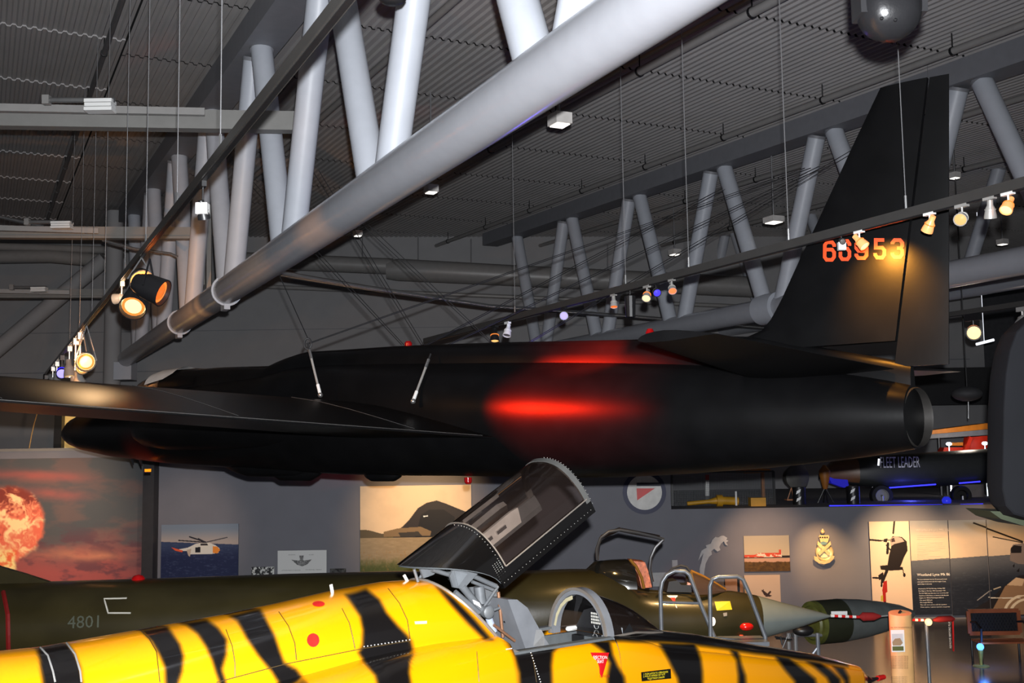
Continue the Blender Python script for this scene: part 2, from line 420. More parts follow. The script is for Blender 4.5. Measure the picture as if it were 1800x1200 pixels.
ceil_pipe(1200, 86, 0.3, 3, 36, 0.075, 'pale pipe running just right of the nearest truss chord')
ceil_pipe(1555, 135, 0.3, 3, 36, 0.06, 'pale pipe with hangers crossing above the black tail fin')
ceil_pipe(1760, 183, 0.3, 3, 40, 0.06, 'thin pipe beyond the second truss at upper right')
ceil_pipe(1700, 296, 0.3, 10, 40, 0.06, 'lower thin pipe beyond the tail fin at far right')

# big duct and pipes across the back
def xtube(name, pts, r, m, label, cat, n=16):
    return tag(MB().tube(pts, r, n).build(name, m, None, smooth=True), label, cat)
root = thing('ventilation_duct', 'wide pale ventilation duct hung across the back of the hall', 'duct', P(500, 470, 36))
MB().tube([P(380, 455, 35.5), P(640, 466, 35.5), P(690, 468, 35.5)], 0.26, 18).build('duct_run', PIPE, root, smooth=True)
MB().tube([P(680, 474, 35.5), P(700, 474, 35.5), P(900, 484, 35.5), P(1340, 505, 35.5)], [0.3, 0.36, 0.34, 0.34], 18).build('wide_duct_run', PIPE, root, smooth=True)
for x, y in ((637, 442), (735, 448), (828, 452), (1068, 462)): MB().tube([P(x, y - 32, 35.5), P(x, y + 14, 35.5)], 0.02, 6).build('hanger_rod', WIRE, root)
xtube('service_pipe', [P(380, 500, 36.4), P(1340, 540, 36.4)], 0.07, PIPE, 'thin pipe below the wide duct on the far wall', 'pipe')
xtube('service_pipe', [P(-40, 432, 33.5), P(200, 440, 33.5), P(215, 452, 33.5)], 0.12, PIPE, 'upper service pipe behind the left beams', 'pipe')
xtube('service_pipe', [P(-40, 452, 33.5), P(90, 450, 33.5), P(200, 460, 33.5)], 0.2, PIPE, 'thick lower service pipe behind the left beams', 'pipe')
xtube('tie_rod', [P(492, 480, 19.0), P(640, 505, 21), P(860, 538, 25), P(1100, 555, 29), P(1365, 578, 33)], 0.05, STEEL, 'long shiny tie rod slanting behind the black jet', 'rod')
xtube('tie_rod', [P(0, 381, 22), P(75, 398, 21.8)], 0.035, STEEL, 'short shiny rod above the middle left beam', 'rod')
xtube('tie_rod', [P(180, 422, 22), P(235, 437, 22), P(300, 446, 22), P(312, 452, 22)], 0.03, STEEL, 'short shiny rod ending beside the left spotlights', 'rod')
# ceiling downlight boxes
def boxlight(px, py, wpx, hpx, D_, label):
    c = P(px, py, D_); s = wpx / F * D_; h = hpx / F * D_
    r = thing('ceiling_downlight', label, 'ceiling light', c + Vector((0, 0, h / 2)), 'boxed lights under the ceiling')
    MB().box(c, (s, s * 1.1, h), (D2, D1, Vector((0, 0, 1)))).build('housing', mat('box_light_housing', (196, 192, 188), 0.5), r)
    MB().box(c - Vector((0, 0, h / 2 + 0.008)), (s * 0.8, s * 0.9, 0.012), (D2, D1, Vector((0, 0, 1)))).build('diffuser', mat('lit_diffuser', (255, 250, 240), 0.4, emit=1.6), r)
    MB().tube([c + Vector((0, 0, h / 2)), (c.x, c.y, ceil_z(c))], 0.015, 6).build('drop_rod', WIRE, r)
boxlight(984, 210, 32, 20, 15.0, 'white boxed ceiling light nearest the camera, right of the main chord')
boxlight(758, 332, 20, 13, 20.5, 'white boxed ceiling light partly behind the chord, second nearest')
boxlight(629, 410, 13, 9, 26.5, 'small white boxed ceiling light left of centre under the chord')
boxlight(1360, 386, 26, 10, 24, 'white boxed ceiling light left of the orange tail number')
boxlight(1186, 443, 16, 9, 31, 'small white boxed ceiling light between the second truss webs')
boxlight(1678, 308, 14, 10, 24, 'pale boxed ceiling light just right of the fin')
boxlight(1762, 425, 14, 9, 30, 'small pale boxed ceiling light above the right chord')

# ------------------------------------------------------------------ lighting rails and spotlights
def rail_pts(px, py, D_):
    p = P(px, py, D_); return p
def rail(label, A, s0, s1, w, h, wires, lights=True):
    """a rail through A along D1 between depths s0 and s1, hung on steel wires at given depths"""
    def at(dep): return A + D1 * ((dep - A.y) / D1.y)
    r = thing('lighting_rail', label, 'lighting rail', A)
    MB().bar(at(s0), at(s1), w, h).build('rail', RAILM, r)
    MB().bar(at(s0) - Vector((0, 0, h * 0.55)), at(s1) - Vector((0, 0, h * 0.55)), w * 0.55, h * 0.12).build('track_channel', BLACKM, r)
    for dpt in wires:
        q = at(dpt)
        MB().tube([q, (q.x, q.y, ceil_z(q))], 0.0045, 5).build('hanging_wire', WIRE, r)
        MB().tube([q + Vector((0, 0, h / 2)), q + Vector((0, 0, h / 2 + 0.12))], 0.012, 6).build('wire_clamp', STEEL, r)
    return r, at
ZL = 2.2; A1 = P(357, 310, 1552 * ZL / 394.0)
K1 = 1552 * ZL
lw = [K1 / (x + 37) for x in (388, 310, 254, 217, 181, 159, 137, 120)] + [K1 / (640 + 37) ]
rl1, at1 = rail('long black lighting rail slanting down across the left of the roof', A1, 3.0, K1 / 115.0, 0.06, 0.075, lw)
ZR = 2.15; KR = 7249 * ZR
A2 = P(1600, 374, KR / 1637)
rw = [KR / (x + 37) for x in (1593, 1383, 1205, 1093, 897)]
rl2, at2 = rail('long dark lighting rail crossing in front of the black tail fin', A2, 7.6, KR / 775.0, 0.06, 0.085, rw)
A3 = P(1700, 548, 18.0)
rl3, at3 = rail('short far lighting rail at the right edge beyond the fin', A3, 14.5, 20.5, 0.06, 0.08, [15.5, 18.5])

LIT = {}
def lens_mat(name, rgb, e): return mat(name, tuple(v * .5 for v in rgb), 0.4, emit=e, ecol=rgb, var=0.0, spec=.1)
GLOWH = mat('glowing_glass_head', (200, 150, 100), 0.3, emit=0.9, ecol=(255, 150, 80))
L_WARM = lens_mat('lit_warm_lens', (255, 190, 110), 1.3); L_HOT = lens_mat('lit_white_lens', (255, 214, 150), 1.8)
L_RIM = lens_mat('glowing_rim', (255, 140, 60), 1.1)  # orange emission imitating the glow around lit lenses
L_BLUE = lens_mat('lit_blue_lens', (150, 140, 255), 2); L_ORG = lens_mat('lit_orange_lens', (255, 110, 40), 1.2)
L_AMB = lens_mat('lit_amber_lens', (255, 205, 130), 0.8)
L_OFF = mat('unlit_lens', (90, 88, 86), 0.15)
SILV = mat('silver_lamp_shell', (190, 188, 184), 0.3, metal=0.5)
def spot(hang, aim, label, style='white', lens=L_WARM, size=1.0, drop=0.16, group=None):
    """track spotlight: adapter on the rail, stem, head aimed along aim"""
    hang = Vector(hang); aim = Vector(aim).normalized(); s = size
    shell = {'white': WHITE, 'black': BLACKM, 'silver': SILV}[style]; hm = GLOWH if (lens is L_HOT and style == 'white') else shell
    r = thing('track_spotlight', label, 'spotlight', hang - Vector((0, 0, drop * s)), group)
    MB().box(hang - Vector((0, 0, 0.03 * s)), (0.05 * s, 0.15 * s, 0.06 * s), (D2, D1, Vector((0, 0, 1)))).build('adapter', shell, r)
    c = hang - Vector((0, 0, drop * s))
    MB().tube([hang - Vector((0, 0, 0.05 * s)), c], 0.011 * s, 8).build('stem', shell, r)
    hd = MB().lathe(c - aim * 0.10 * s, aim, [(0, 0.001), (0, 0.032 * s), (0.06 * s, 0.034 * s), (0.09 * s, 0.05 * s), (0.17 * s, 0.066 * s), (0.2 * s, 0.068 * s), (0.2 * s, 0.06 * s), (0.17 * s, 0.055 * s)], 18); hd = hd.build('lamp_head', hm, r, smooth=True)
    lo = MB(); lo.lathe(c + aim * 0.085 * s, aim, [(0, 0.001), (0, 0.058 * s), (0.006, 0.05 * s), (0.012, 0.001)], 18); lo.build('lens', lens, hd, smooth=True)
    rg = MB(); rg.lathe(c + aim * 0.0, aim, [(0, 0.052 * s), (0.0, 0.06 * s), (0.01 * s, 0.062 * s), (0.01 * s, 0.054 * s)], 18); rg.build('head_ring', L_RIM if lens in (L_HOT, L_WARM) else (lens_mat('blue_rim', (40, 30, 255), 2.5) if lens is L_BLUE else shell), hd, smooth=True)  # on lit heads this ring glows, imitating the lamp's halo
    return r, c + aim * 0.13 * s
def floodlight(hang, aim, label, lens, size=1.0, drop=0.25):
    hang = Vector(hang); aim = Vector(aim).normalized(); s = size
    r = thing('stage_floodlight', label, 'spotlight', hang - Vector((0, 0, drop * s)))
    c = hang - Vector((0, 0, drop * s)); side = aim.cross(Vector((0, 0, 1))).normalized()
    mb = MB()
    for k in (-1, 1): mb.bar(hang, c + side * 0.13 * s * k, 0.015, 0.015)
    mb.build('yoke', BLACKM, r)
    MB().lathe(c - aim * 0.14 * s, aim, [(0, 0.001), (0, 0.07 * s), (0.1 * s, 0.11 * s), (0.28 * s, 0.125 * s), (0.28 * s, 0.115 * s), (0.22 * s, 0.11 * s)], 18).build('can', BLACKM, r, smooth=True)
    cn_ = r.children[-1] if len(r.children) else r
    MB().lathe(c + aim * 0.09 * s, aim, [(0, 0.001), (0, 0.108 * s), (0.01, 0.09 * s), (0.02, 0.001)], 18).build('lens', lens, r, smooth=True)
    MB().lathe(c + aim * 0.10 * s, aim, [(0, 0.1 * s), (0.01, 0.1 * s), (0.01, 0.075 * s)], 18).build('lens_rim', L_RIM, r, smooth=True)
    return r, c + aim * 0.17 * s
def on1(px): return at1(K1 / (px + 37)) - Vector((0, 0, 0.045))
def on2(px): return at2(KR / (px + 37)) - Vector((0, 0, 0.02))
_spot = spot
def spot_r(hang, aim, label, style='white', lens=None, size=1.0, drop=0.16): return _spot(hang, aim, label, style, lens, size * 0.74, drop)
cam_dir = lambda p: (EYE - Vector(p)).normalized()
# left rail
r, _p = spot(on1(357), (0.1, 0.4, -1), 'white square spotlight hanging alone highest on the left rail', 'black', L_OFF, 0.75, 0.3)
c = on1(357) - Vector((0, 0, 0.22)); MB().box(c, (0.09, 0.09, 0.09)).build('square_shade', WHITE, r)
floodlight(on1(247), cam_dir(on1(247)) + Vector((0.1, 0, -0.2)), 'black floodlight glowing warm at the top of the left cluster', L_WARM, 1.1, 0.22)
floodlight(on1(238) - Vector((0.0, 0, 0.1)), cam_dir(on1(247)) + Vector((-0.25, 0, -0.6)), 'black floodlight aimed steeply down at the left of the cluster', L_HOT, 1.25, 0.25)
red_l, red_p = floodlight(on1(262) - Vector((0, 0, 0.12)), Vector((1.0, -0.1, -0.45)), 'black floodlight with a glowing red-rimmed lens pointing right, in the left cluster', L_ORG, 1.2, 0.25)
spot(on1(212), (-1, 0.2, -0.1), 'small silver spotlight pointing left below the left cluster', 'silver', L_OFF, 1.0, 0.2)
floodlight(on1(150), cam_dir(on1(150)) + Vector((0, 0, -0.1)), 'dazzling white floodlight halfway down the left rail', L_HOT, 1.3, 0.45)
floodlight(on1(143), cam_dir(on1(143)) + Vector((0.1, 0, -0.2)), 'smaller bright floodlight just right of the dazzling one', L_HOT, 0.9, 0.7)
for i, (x, dr, st, ln, lb) in enumerate(((139, 0.85, 'silver', L_OFF, 'upper silver spotlight aimed down under the dazzling floodlight'),
                                     (131, 0.9, 'silver', L_AMB, 'lower silver spotlight aimed down under the dazzling floodlight'),
                                     (120, 0.5, 'silver', L_AMB, 'dim silver spotlight just above the blue lamp on the left rail'),
                                     (107, 0.4, 'black', L_BLUE, 'black spotlight with bright blue lens near the low end of the left rail'),
                                     (98, 0.5, 'silver', L_OFF, 'silver spotlight hanging just below the blue lamp on the left rail'),
                                     (91, 0.5, 'silver', L_OFF, 'silver spotlight second last from the low end of the left rail'),
                                     (79, 0.15, 'black', L_AMB, 'tiny black spotlight at the very low end of the left rail'))):
    h = on1(x); aim = (0.15, -0.1, -1) if ln != L_BLUE else cam_dir(h) + Vector((0, 0, -0.3))
    spot(h, aim, lb, st, ln, 2.0 if i < 2 else 1.7, dr / 2.0)
# right rail
def yz(px): return on2(px)
spot_r(yz(1775), Vector((-0.5, -0.4, -0.7)), 'white lit spotlight at the right end of the fin rail', 'white', L_HOT, 1.0)
spot_r(yz(1742), Vector((0.1, 0.3, -1)), 'silver spotlight facing down, second from the right end of the fin rail', 'silver', L_OFF, 1.0)
spot_r(yz(1692), cam_dir(yz(1692)) + Vector((-0.3, 0, -0.3)), 'silver spotlight with pale round lens just right of the fin', 'silver', L_AMB, 1.1)
s_fin, p_fin = spot_r(yz(1634), Vector((-0.2, 0.6, -0.8)), 'white lit spotlight hanging in front of the fin trailing edge', 'white', L_HOT, 1.0)
spot_r(yz(1508), Vector((0.5, -0.5, -0.8)), 'white lit spotlight above the nine of the tail number', 'white', L_HOT, 1.0)
r, _p = spot_r(yz(1476), Vector((0.0, -1, -0.4)), 'white square spotlight covering the second six of the tail number', 'black', L_OFF, 0.6)
c = yz(1476) - Vector((0, 0, 0.125)); MB().box(c, (0.07, 0.05, 0.075)).build('square_shade', WHITE, r)
spot_r(yz(1174), Vector((0, -0.6, -0.6)), 'red-glowing spotlight right of the blue one on the fin rail', 'silver', lens_mat('lit_red_orange_lens', (255, 90, 50), 3), 1.0)
spot_r(yz(1130), Vector((-0.2, -0.6, -0.6)), 'yellow-white lit spotlight beside a dark blue one on the fin rail', 'silver', L_HOT, 1.1)
spot_r(yz(1146), cam_dir(yz(1142)) + Vector((0.2, 0, -0.3)), 'dark spotlight with blue ring lens beside the yellow-white one', 'black', lens_mat('lit_dark_blue_lens', (60, 50, 210), 2), 1.0)
spot_r(yz(1071), Vector((0, -0.3, -1)), 'silver spotlight with orange rim left of the black speaker', 'silver', L_ORG, 1.0)
spot_r(yz(983), cam_dir(yz(983)), 'bright blue spotlight alone near the middle of the fin rail', 'black', L_BLUE, 1.2)
spot_r(yz(884), Vector((-0.2, -0.4, -1)), 'white spotlight right of the yellow-rimmed one near the low end of the fin rail', 'white', L_OFF, 1.3)
spot_r(yz(861), Vector((0.0, -0.3, -1)), 'dark spotlight with yellow rim nearest the low end of the fin rail', 'black', L_WARM, 1.5)
q = yz(1100); MB().tube([q, q - Vector((0, 0, 0.08)), q - Vector((0, 0, 0.1)), q - Vector((0, 0, 0.36))], [0.01, 0.01, 0.07, 0.06], 12).build('loudspeaker', BLACKM)
tag(bpy.data.objects['loudspeaker'], 'black cylindrical loudspeaker hanging from the fin rail', 'speaker')
# far rail
h = at3(18.2)
spot(at3(17.9) - Vector((0, 0, .05)), cam_dir(h) + Vector((0, 0, -0.1)), 'glowing round spotlight on the far rail just right of the fin', 'black', L_HOT, 1.8)
spot(at3(17.05) - Vector((0, 0, .05)), Vector((-0.6, -0.2, -1)), 'silver spotlight on the far rail aimed down left', 'silver', L_AMB, 1.15)
spot(at3(16.3) - Vector((0, 0, .05)), Vector((0.3, -0.2, -1)), 'small silver spotlight on the far rail by the right edge', 'silver', L_OFF, 0.9)

light('POINT', 'blue_lamp_glow', on2(983) - Vector((0, 0, .5)), 25, (.15, .1, 1), size=.04)
light('SPOT', 'cluster_glow', on1(245) - Vector((-.1, .35, .3)), 95, (1, .42, .12), target=b1(15) - Vector((0, 0, 1.2)), size=.03, angle=125, blend=.4)
light('SPOT', 'cluster_glow', on1(148) - Vector((0, .5, .5)), 330, (1, .42, .12), target=b1(24) - Vector((0, 0, 1.5)), size=.03, angle=110, blend=.4)

# ------------------------------------------------------------------ U-2 style black jet
T0 = Vector((3.9, 10.5, 0)); N0 = Vector((-0.788, 0.616, 0)); S0 = Vector((-0.616, -0.788, 0))
def W0(t, s, z): return T0 + N0 * t + S0 * s + Vector((0, 0, z))
jet = thing('black_reconnaissance_jet', 'long matte black jet with orange tail number 66953 hanging over the other aircraft', 'airplane', W0(7, 0, 3.6))
prof_px = [  # x, top, crease, bottom, half width, half spine width
    (113, 762, 762, 768, 0.02, 0.01), (118, 750, 750, 775, 0.11, 0.05), (130, 738, 738, 783, 0.2, 0.1), (150, 728, 728, 791, 0.28, 0.14), (200, 716, 716, 802, 0.38, 0.2),
    (250, 700, 702, 808, 0.46, 0.28), (300, 676, 684, 814, 0.53, 0.34), (335, 650, 672, 817, 0.56, 0.36), (400, 645, 664, 821, 0.6, 0.36), (485, 643, 655, 826, 0.64, 0.32),
    (510, 630, 648, 828, 0.66, 0.3), (545, 618, 640, 831, 0.67, 0.28), (600, 615, 637, 835, 0.68, 0.27), (700, 608, 635, 839, 0.7, 0.27), (800, 604, 634, 841, 0.7, 0.27), (900, 601, 633, 843, 0.7, 0.27),
    (1000, 599, 633, 845, 0.7, 0.26), (1100, 597, 634, 843, 0.68, 0.25), (1200, 594, 637, 838, 0.64, 0.22), (1260, 590, 640, 833, 0.6, 0.2), (1340, 592, 644, 826, 0.54, 0.17), (1400, 603, 648, 819, 0.48, 0.15),
    (1500, 620, 656, 806, 0.4, 0.12), (1570, 632, 668, 795, 0.34, 0.1), (1603, 640, 676, 789, 0.31, 0.07)]
def u2_ring(t, zt_, zc, zb, w_, ws):
    cz = (zc + zb) / 2; rz = (zc - zb) / 2 * 1.0
    half = []
    nb = 20; a_end = math.pi - math.asin(min(0.95, ws / w_)) * 0.9 if w_ > 0.03 else math.pi * 0.7
    for i in range(nb + 1):
        a = a_end * i / nb; half.append((w_ * math.sin(a), cz - rz * math.cos(a)))
    y0, z0 = half[-1]; 
    for k in range(1, 7):
        a = math.pi / 2 * k / 6; half.append((y0 * math.cos(a) ** 0.8, z0 + (zt_ - z0) * math.sin(a) ** 0.9))
    full = half + [(-y, z) for y, z in half[-2:0:-1]]
    return [W0(t, y, z) for y, z in full]
st = []
for x, a, b, c_, w_, ws in prof_px:
    c_ -= 5 * min(1, max(0, (x - 500) / 300)) * min(1, max(0, (1560 - x) / 300))
    t, zt_ = V(x, a, T0, N0); _, zc = V(x, b, T0, N0); _, zb = V(x, c_, T0, N0); st.append((t, zt_, zc, zb, w_, ws))
st.sort(key=lambda r: r[0])
ts = np.array([r[0] for r in st]); tt = np.concatenate([np.linspace(ts[0], ts[-1] - 0.8, 70), np.linspace(ts[-1] - 0.75, ts[-1], 16)])
arr = np.array(st)
def smooth_interp(x, xp, fp):
    y = np.interp(x, xp, fp); return y
rings = [u2_ring(t, *[smooth_interp(t, ts, arr[:, k]) for k in range(1, 6)]) for t in tt]
jf = MB().loft(rings, cap=True); fus = jf.build('fuselage', U2, jet, smooth=True)
# tailpipe
tp, zpt = V(1613, 680, T0, N0); _, zpb = V(1613, 786, T0, N0); zc = (zpt + zpb) / 2; rr = (zpt - zpb) / 2
PA = (-N0 * .93 + S0 * .16).normalized()
MB().lathe(W0(tp, 0, zc) - PA * .22, PA, [(0, rr * 0.97), (0.21, rr * 1.0), (0.22, rr * 0.98), (0.2, rr * 0.96), (-0.2, rr * 0.9), (-0.75, rr * 0.62), (-0.8, 0.01)], 36).build('tailpipe', GUN, jet, smooth=True, recalc=False)
# fin and rudder
def finpt(px, py): return V(px, py, T0, N0)
le = [finpt(*q) for q in ((1559, 131), (1500, 255), (1440, 385), (1400, 470), (1376, 523), (1357, 560), (1330, 592), (1290, 600))]
te = [finpt(*q) for q in ((1668, 129), (1668, 640))]; hg = [finpt(*q) for q in ((1634, 130), (1573, 645))]
ztop, zbase = te[0][1], le[-1][1]
lez = [p[1] for p in le][::-1]; let = [p[0] for p in le][::-1]
def t_le(z): return float(np.interp(z, lez, let))
def t_te(z): return te[1][0] + (te[0][0] - te[1][0]) * (z - te[1][1]) / (te[0][1] - te[1][1])
def t_hg(z): return hg[1][0] + (hg[0][0] - hg[1][0]) * (z - hg[1][1]) / (hg[0][1] - hg[1][1])
def fin_h(t, z):
    a, b = t_te(z), t_le(z); u_ = min(1, max(0, (t - a) / (b - a))); th = 0.085 - 0.045 * (z - zbase) / (ztop - zbase)
    return th * (0.08 + 1.9 * (u_ ** 0.9) * (1 - u_) ** 0.55) + 0.002
def fin_part(ta, tb, z0, z1, name):
    rs = []
    for i in range(25):
        z = z0 + (z1 - z0) * i / 24; a, b = ta(z), tb(z); m = 10
        rs.append([W0(a + (b - a) * k / m, fin_h(a + (b - a) * k / m, z), z) for k in range(m + 1)] +
                  [W0(a + (b - a) * k / m, -fin_h(a + (b - a) * k / m, z), z) for k in range(m, -1, -1)])
    return MB().loft(rs).build(name, U2, jet, smooth=True, angle=60)
zr0 = 4.7
fin_part(lambda z: t_hg(z) + 0.012, t_le, zbase - 0.12, ztop, 'tail_fin')
fin_part(t_te, lambda z: t_hg(z) - 0.012, finpt(1660, 640)[1], ztop - 0.005, 'rudder')
# digits: block numerals drawn as thick strokes
DIG = {'6': [(.95, .8), (.95, .78), (.95, .72)], }
def digit_paths(ch):
    c_ = 0.22
    L = {'6': [[(1, .74), (1, .84), (1 - c_, 1), (c_, 1), (0, .84), (0, .16), (c_, 0), (1 - c_, 0), (1, .16), (1, .42), (1 - c_, .58), (0.12, .58)]],
         '9': [[(0, .26), (0, .16), (c_, 0), (1 - c_, 0), (1, .16), (1, .84), (1 - c_, 1), (c_, 1), (0, .84), (0, .58), (c_, .42), (.88, .42)]],
         '5': [[(.98, 1), (.06, 1), (.06, .56), (1 - c_, .56), (1, .42), (1, .16), (1 - c_, 0), (c_, 0), (0, .16), (0, .26)]],
         '3': [[(0, .76), (0, .84), (c_, 1), (1 - c_, 1), (1, .84), (1, .66), (.84, .53), (1, .4), (1, .16), (1 - c_, 0), (c_, 0), (0, .16), (0, .26)], [(.84, .53), (.45, .53)]]}
    return L[ch]
def stroke(mb, pts, w_, place, mi=0):
    pts = [Vector((p[0], p[1])) for p in pts]; n = len(pts); L, R = [], []
    for i, p in enumerate(pts):
        d0 = (p - pts[i - 1]).normalized() if i else (pts[1] - p).normalized()
        d1 = (pts[i + 1] - p).normalized() if i < n - 1 else d0
        b = Vector((-(d0 + d1).y, (d0 + d1).x)).normalized(); nrm = Vector((-d0.y, d0.x)); k = w_ / 2 / max(0.5, b.dot(nrm))
        L.append(p + b * k); R.append(p - b * k)
    for i in range(n - 1):
        mb.add([place(*L[i]), place(*R[i]), place(*R[i + 1]), place(*L[i + 1])], [(0, 1, 2, 3)], mi)
for ch, x0, x1, yt0, yb0 in (('6', 1445, 1468, 422, 459), ('6', 1473, 1495, 420, 458), ('9', 1501, 1525, 420, 456), ('5', 1534, 1556, 418, 455), ('3', 1564, 1587, 418, 454)):
    def place(a, b, x0=x0, x1=x1, yt0=yt0, yb0=yb0):
        px = x0 + 3 + (x1 - x0 - 6) * a; py = yb0 - 3 - (yb0 - yt0 - 6) * b
        t, z = V(px, py, T0 + S0 * 0.08, N0); return W0(t, fin_h(t, z) + 0.004, z)
    # local units: pixels scaled to the unit cell
    ws_ = 6.2
    num = MB()
    for path in digit_paths(ch):
        sx, sy = (x1 - x0 - 6), (yb0 - yt0 - 6)
        stroke(num, [(p[0] * sx, p[1] * sy) for p in path], ws_, lambda X, Y, pl=place, sx=sx, sy=sy: pl(X / sx, Y / sy))
    num.build('tail_number_digit', ORANGE, jet, recalc=False)
light('SPOT', 'fin_spot', W0(.32, .62, 5.95), 420, (1, .4, .05), target=W0(.27, 0, 5.45), size=0.03, angle=85, blend=1.0)
# wings
def airfoil(c_):
    up = [(0, 0), (0.0125, .022), (.05, .045), (.12, .068), (.22, .083), (.35, .09), (.5, .08), (.65, .06), (.8, .036), (.92, .015), (1, .002)]
    lo = [(1, -.002), (.85, -.008), (.65, -.02), (.4, -.036), (.2, -.036), (.08, -.028), (.02, -.015)]
    return [(x * c_, z * c_) for x, z in up + lo]
def wing(sgn, name, s0, s1, c0, c1, te0, te1, z0, z1, inc, mtl=U2, n=14, curl=0.0):
    rs = []
    for i in range(n + 1):
        k = i / n; s = s0 + (s1 - s0) * k; c_ = c0 + (c1 - c0) * k; t_t = te0 + (te1 - te0) * k; z = z0 + (z1 - z0) * k
        rs.append([W0(t_t + c_ - x, sgn * s, z + h + (c_ - x) * inc) for x, h in airfoil(c_)])
    return MB().loft(rs).build(name, mtl, jet, smooth=True, angle=50)
near_w = wing(1, 'wing', 0.2, 12.2, 3.7, 1.3, 4.65, 6.1, 4.12, 4.79, 0.078)
wing(-1, 'wing', 0.2, 12.0, 3.7, 1.3, 4.65, 6.1, 4.12, 4.79, 0.078)
wing(1, 'tailplane', 0.1, 3.1, 1.5, 0.7, 0.25, 0.55, 4.72, 4.86, 0.0)
wing(-1, 'tailplane', 0.1, 3.1, 1.5, 0.7, 0.25, 0.55, 4.72, 4.86, 0.0)
# wing panel seams and flap edge strip
seam = MB()
def wingtop(s, x_frac):
    k = (s - 0.2) / 12.0; c_ = 3.7 + (1.3 - 3.7) * k; tt_ = 4.65 + 1.45 * k; z = 4.12 + 0.67 * k
    up = np.interp(x_frac, [0, .0125, .05, .12, .22, .35, .5, .65, .8, .92, 1], [0, .022, .045, .068, .083, .09, .08, .06, .036, .015, .002]) * c_
    return W0(tt_ + c_ * (1 - x_frac), s, z + up + c_ * (1 - x_frac) * 0.078 + 0.003)
for s_ in (1.7, 3.9, 6.1): seam.tube([wingtop(s_, 0.35 + 0.06 * i) for i in range(11)], 0.003, 4)
seam.tube([wingtop(0.8 + i * 0.5, 0.985) for i in range(14)], 0.004, 4)
seam.build('panel_seam', mat('worn_seam', (66, 65, 64), 0.5), jet)
# canopy with pale sunshade
cn = MB(); rs = []
for px_, yt_, yb_, hw in ((248, 682, 690, 0.14), (262, 668, 690, 0.26), (285, 656, 688, 0.33), (310, 650, 684, 0.35), (345, 647, 680, 0.36), (372, 648, 676, 0.34)):
    t, z1 = V(px_, yt_, T0, N0); _, z0 = V(px_, yb_, T0, N0)
    rs.append([W0(t, hw * math.cos(a), z0 + (z1 - z0) * math.sin(a)) for a in [math.pi * i / 12 for i in range(13)]])
MB().loft(rs[:4], closed=False, cap=False).build('cockpit_canopy', mat('brown_canopy_glass', (60, 48, 42), 0.2, var=0.6, scale=5), jet, smooth=True, recalc=False)
MB().loft(rs[3:], closed=False, cap=False).build('canopy_fairing', U2, jet, smooth=True, recalc=False)
sh = MB(); rs = []
for px_, yt_, yb_, a0, hw in ((286, 655, 664, 0.2, 0.335), (300, 650, 672, 0.3, 0.35), (318, 648, 670, 0.45, 0.36), (331, 645.5, 660, 0.75, 0.375)):
    t, z1 = V(px_, yt_, T0, N0); z0 = V(px_, 684, T0, N0)[1]
    rs.append([W0(t, (hw + .012) * math.cos(a), z0 + (z1 - z0 + .012) * math.sin(a)) for a in [a0 + (math.pi - 2 * a0) * i / 10 for i in range(11)]])
sh.loft(rs, closed=False, cap=False); sh.build('sunshade', mat('pale_sunshade', (196, 194, 192), 0.7), jet, smooth=True, recalc=False)
# intake cheeks
for sg in (1, -1):
    rs = []
    for px_, k in ((276, 0.0), (282, 0.5), (300, 0.8), (340, 1.0), (420, 1.0), (520, 0.8), (620, 0.4), (700, 0.0)):
        t, zm = V(px_, 762, T0, N0); hw = 0.5 + (px_ - 276) / 424 * 0.15
        rs.append([W0(t, sg * (hw * 0.8 + 0.33 * k * math.cos(a)), zm + 0.12 + (0.1 + 0.28 * k) * math.sin(a)) for a in [2 * math.pi * i / 20 for i in range(20)]])
    MB().loft(rs).build('air_intake', U2, jet, smooth=True)
# belly fairings, beacons, antennas
def belly(px0, px1, y0, y1, name='belly_fairing', hw=0.16):
    rs = []
    for i in range(9):
        k = i / 8; x = px0 + (px1 - px0) * k; t, zb = V(x, y0 - 4, T0, N0); z1 = V(x, y0 + (y1 - y0) * min(1, 4.5 * min(k, 1 - k) + 0.02), T0, N0)[1]
        rs.append([W0(t, hw * min(1, 5 * min(k, 1 - k) + .1) * math.cos(a), zb - (zb - z1) * max(0, math.sin(a)) ** 0.6) for a in [math.pi * j / 8 for j in range(9)]])
    MB().loft(rs, closed=True).build(name, U2, jet, smooth=True)
belly(398, 572, 822, 838); belly(470, 572, 826, 845, hw=0.1); belly(640, 708, 834, 846, hw=0.12)
def beacon(px_, py_, hgt, up=1):
    t, z = V(px_, py_, T0, N0); MB().lathe(W0(t, 0, z), (0, 0, up), [(0, 0.05), (hgt * .7, 0.05), (hgt, 0.03), (hgt, 0.001)], 12).build('beacon', REDG, jet, smooth=True)
beacon(718, 610, 0.08); beacon(1143, 598, 0.13); beacon(823, 839, 0.08, -1)
for px_, py_ in ((232, 806), (247, 808)): 
    t, z = V(px_, py_, T0, N0); MB().tube([W0(t, 0, z), W0(t - .05, 0, z - .1)], [0.03, 0.01], 6).build('blade_antenna', BLACKM, jet)
t, z = V(272, 812, T0, N0); mb = MB(); mb.bar(W0(t, .1, z + .05), W0(t, .1, z - .12), .08, .03); mb.build('gear_door', BLACKM, jet)
MB().box(W0(t, .12, z - .13), (.1, .02, .045)).build('reflector', mat('yellow_reflector', (240, 170, 20), 0.3, emit=0.3), jet)  # faint emission stands in for light the reflector throws back
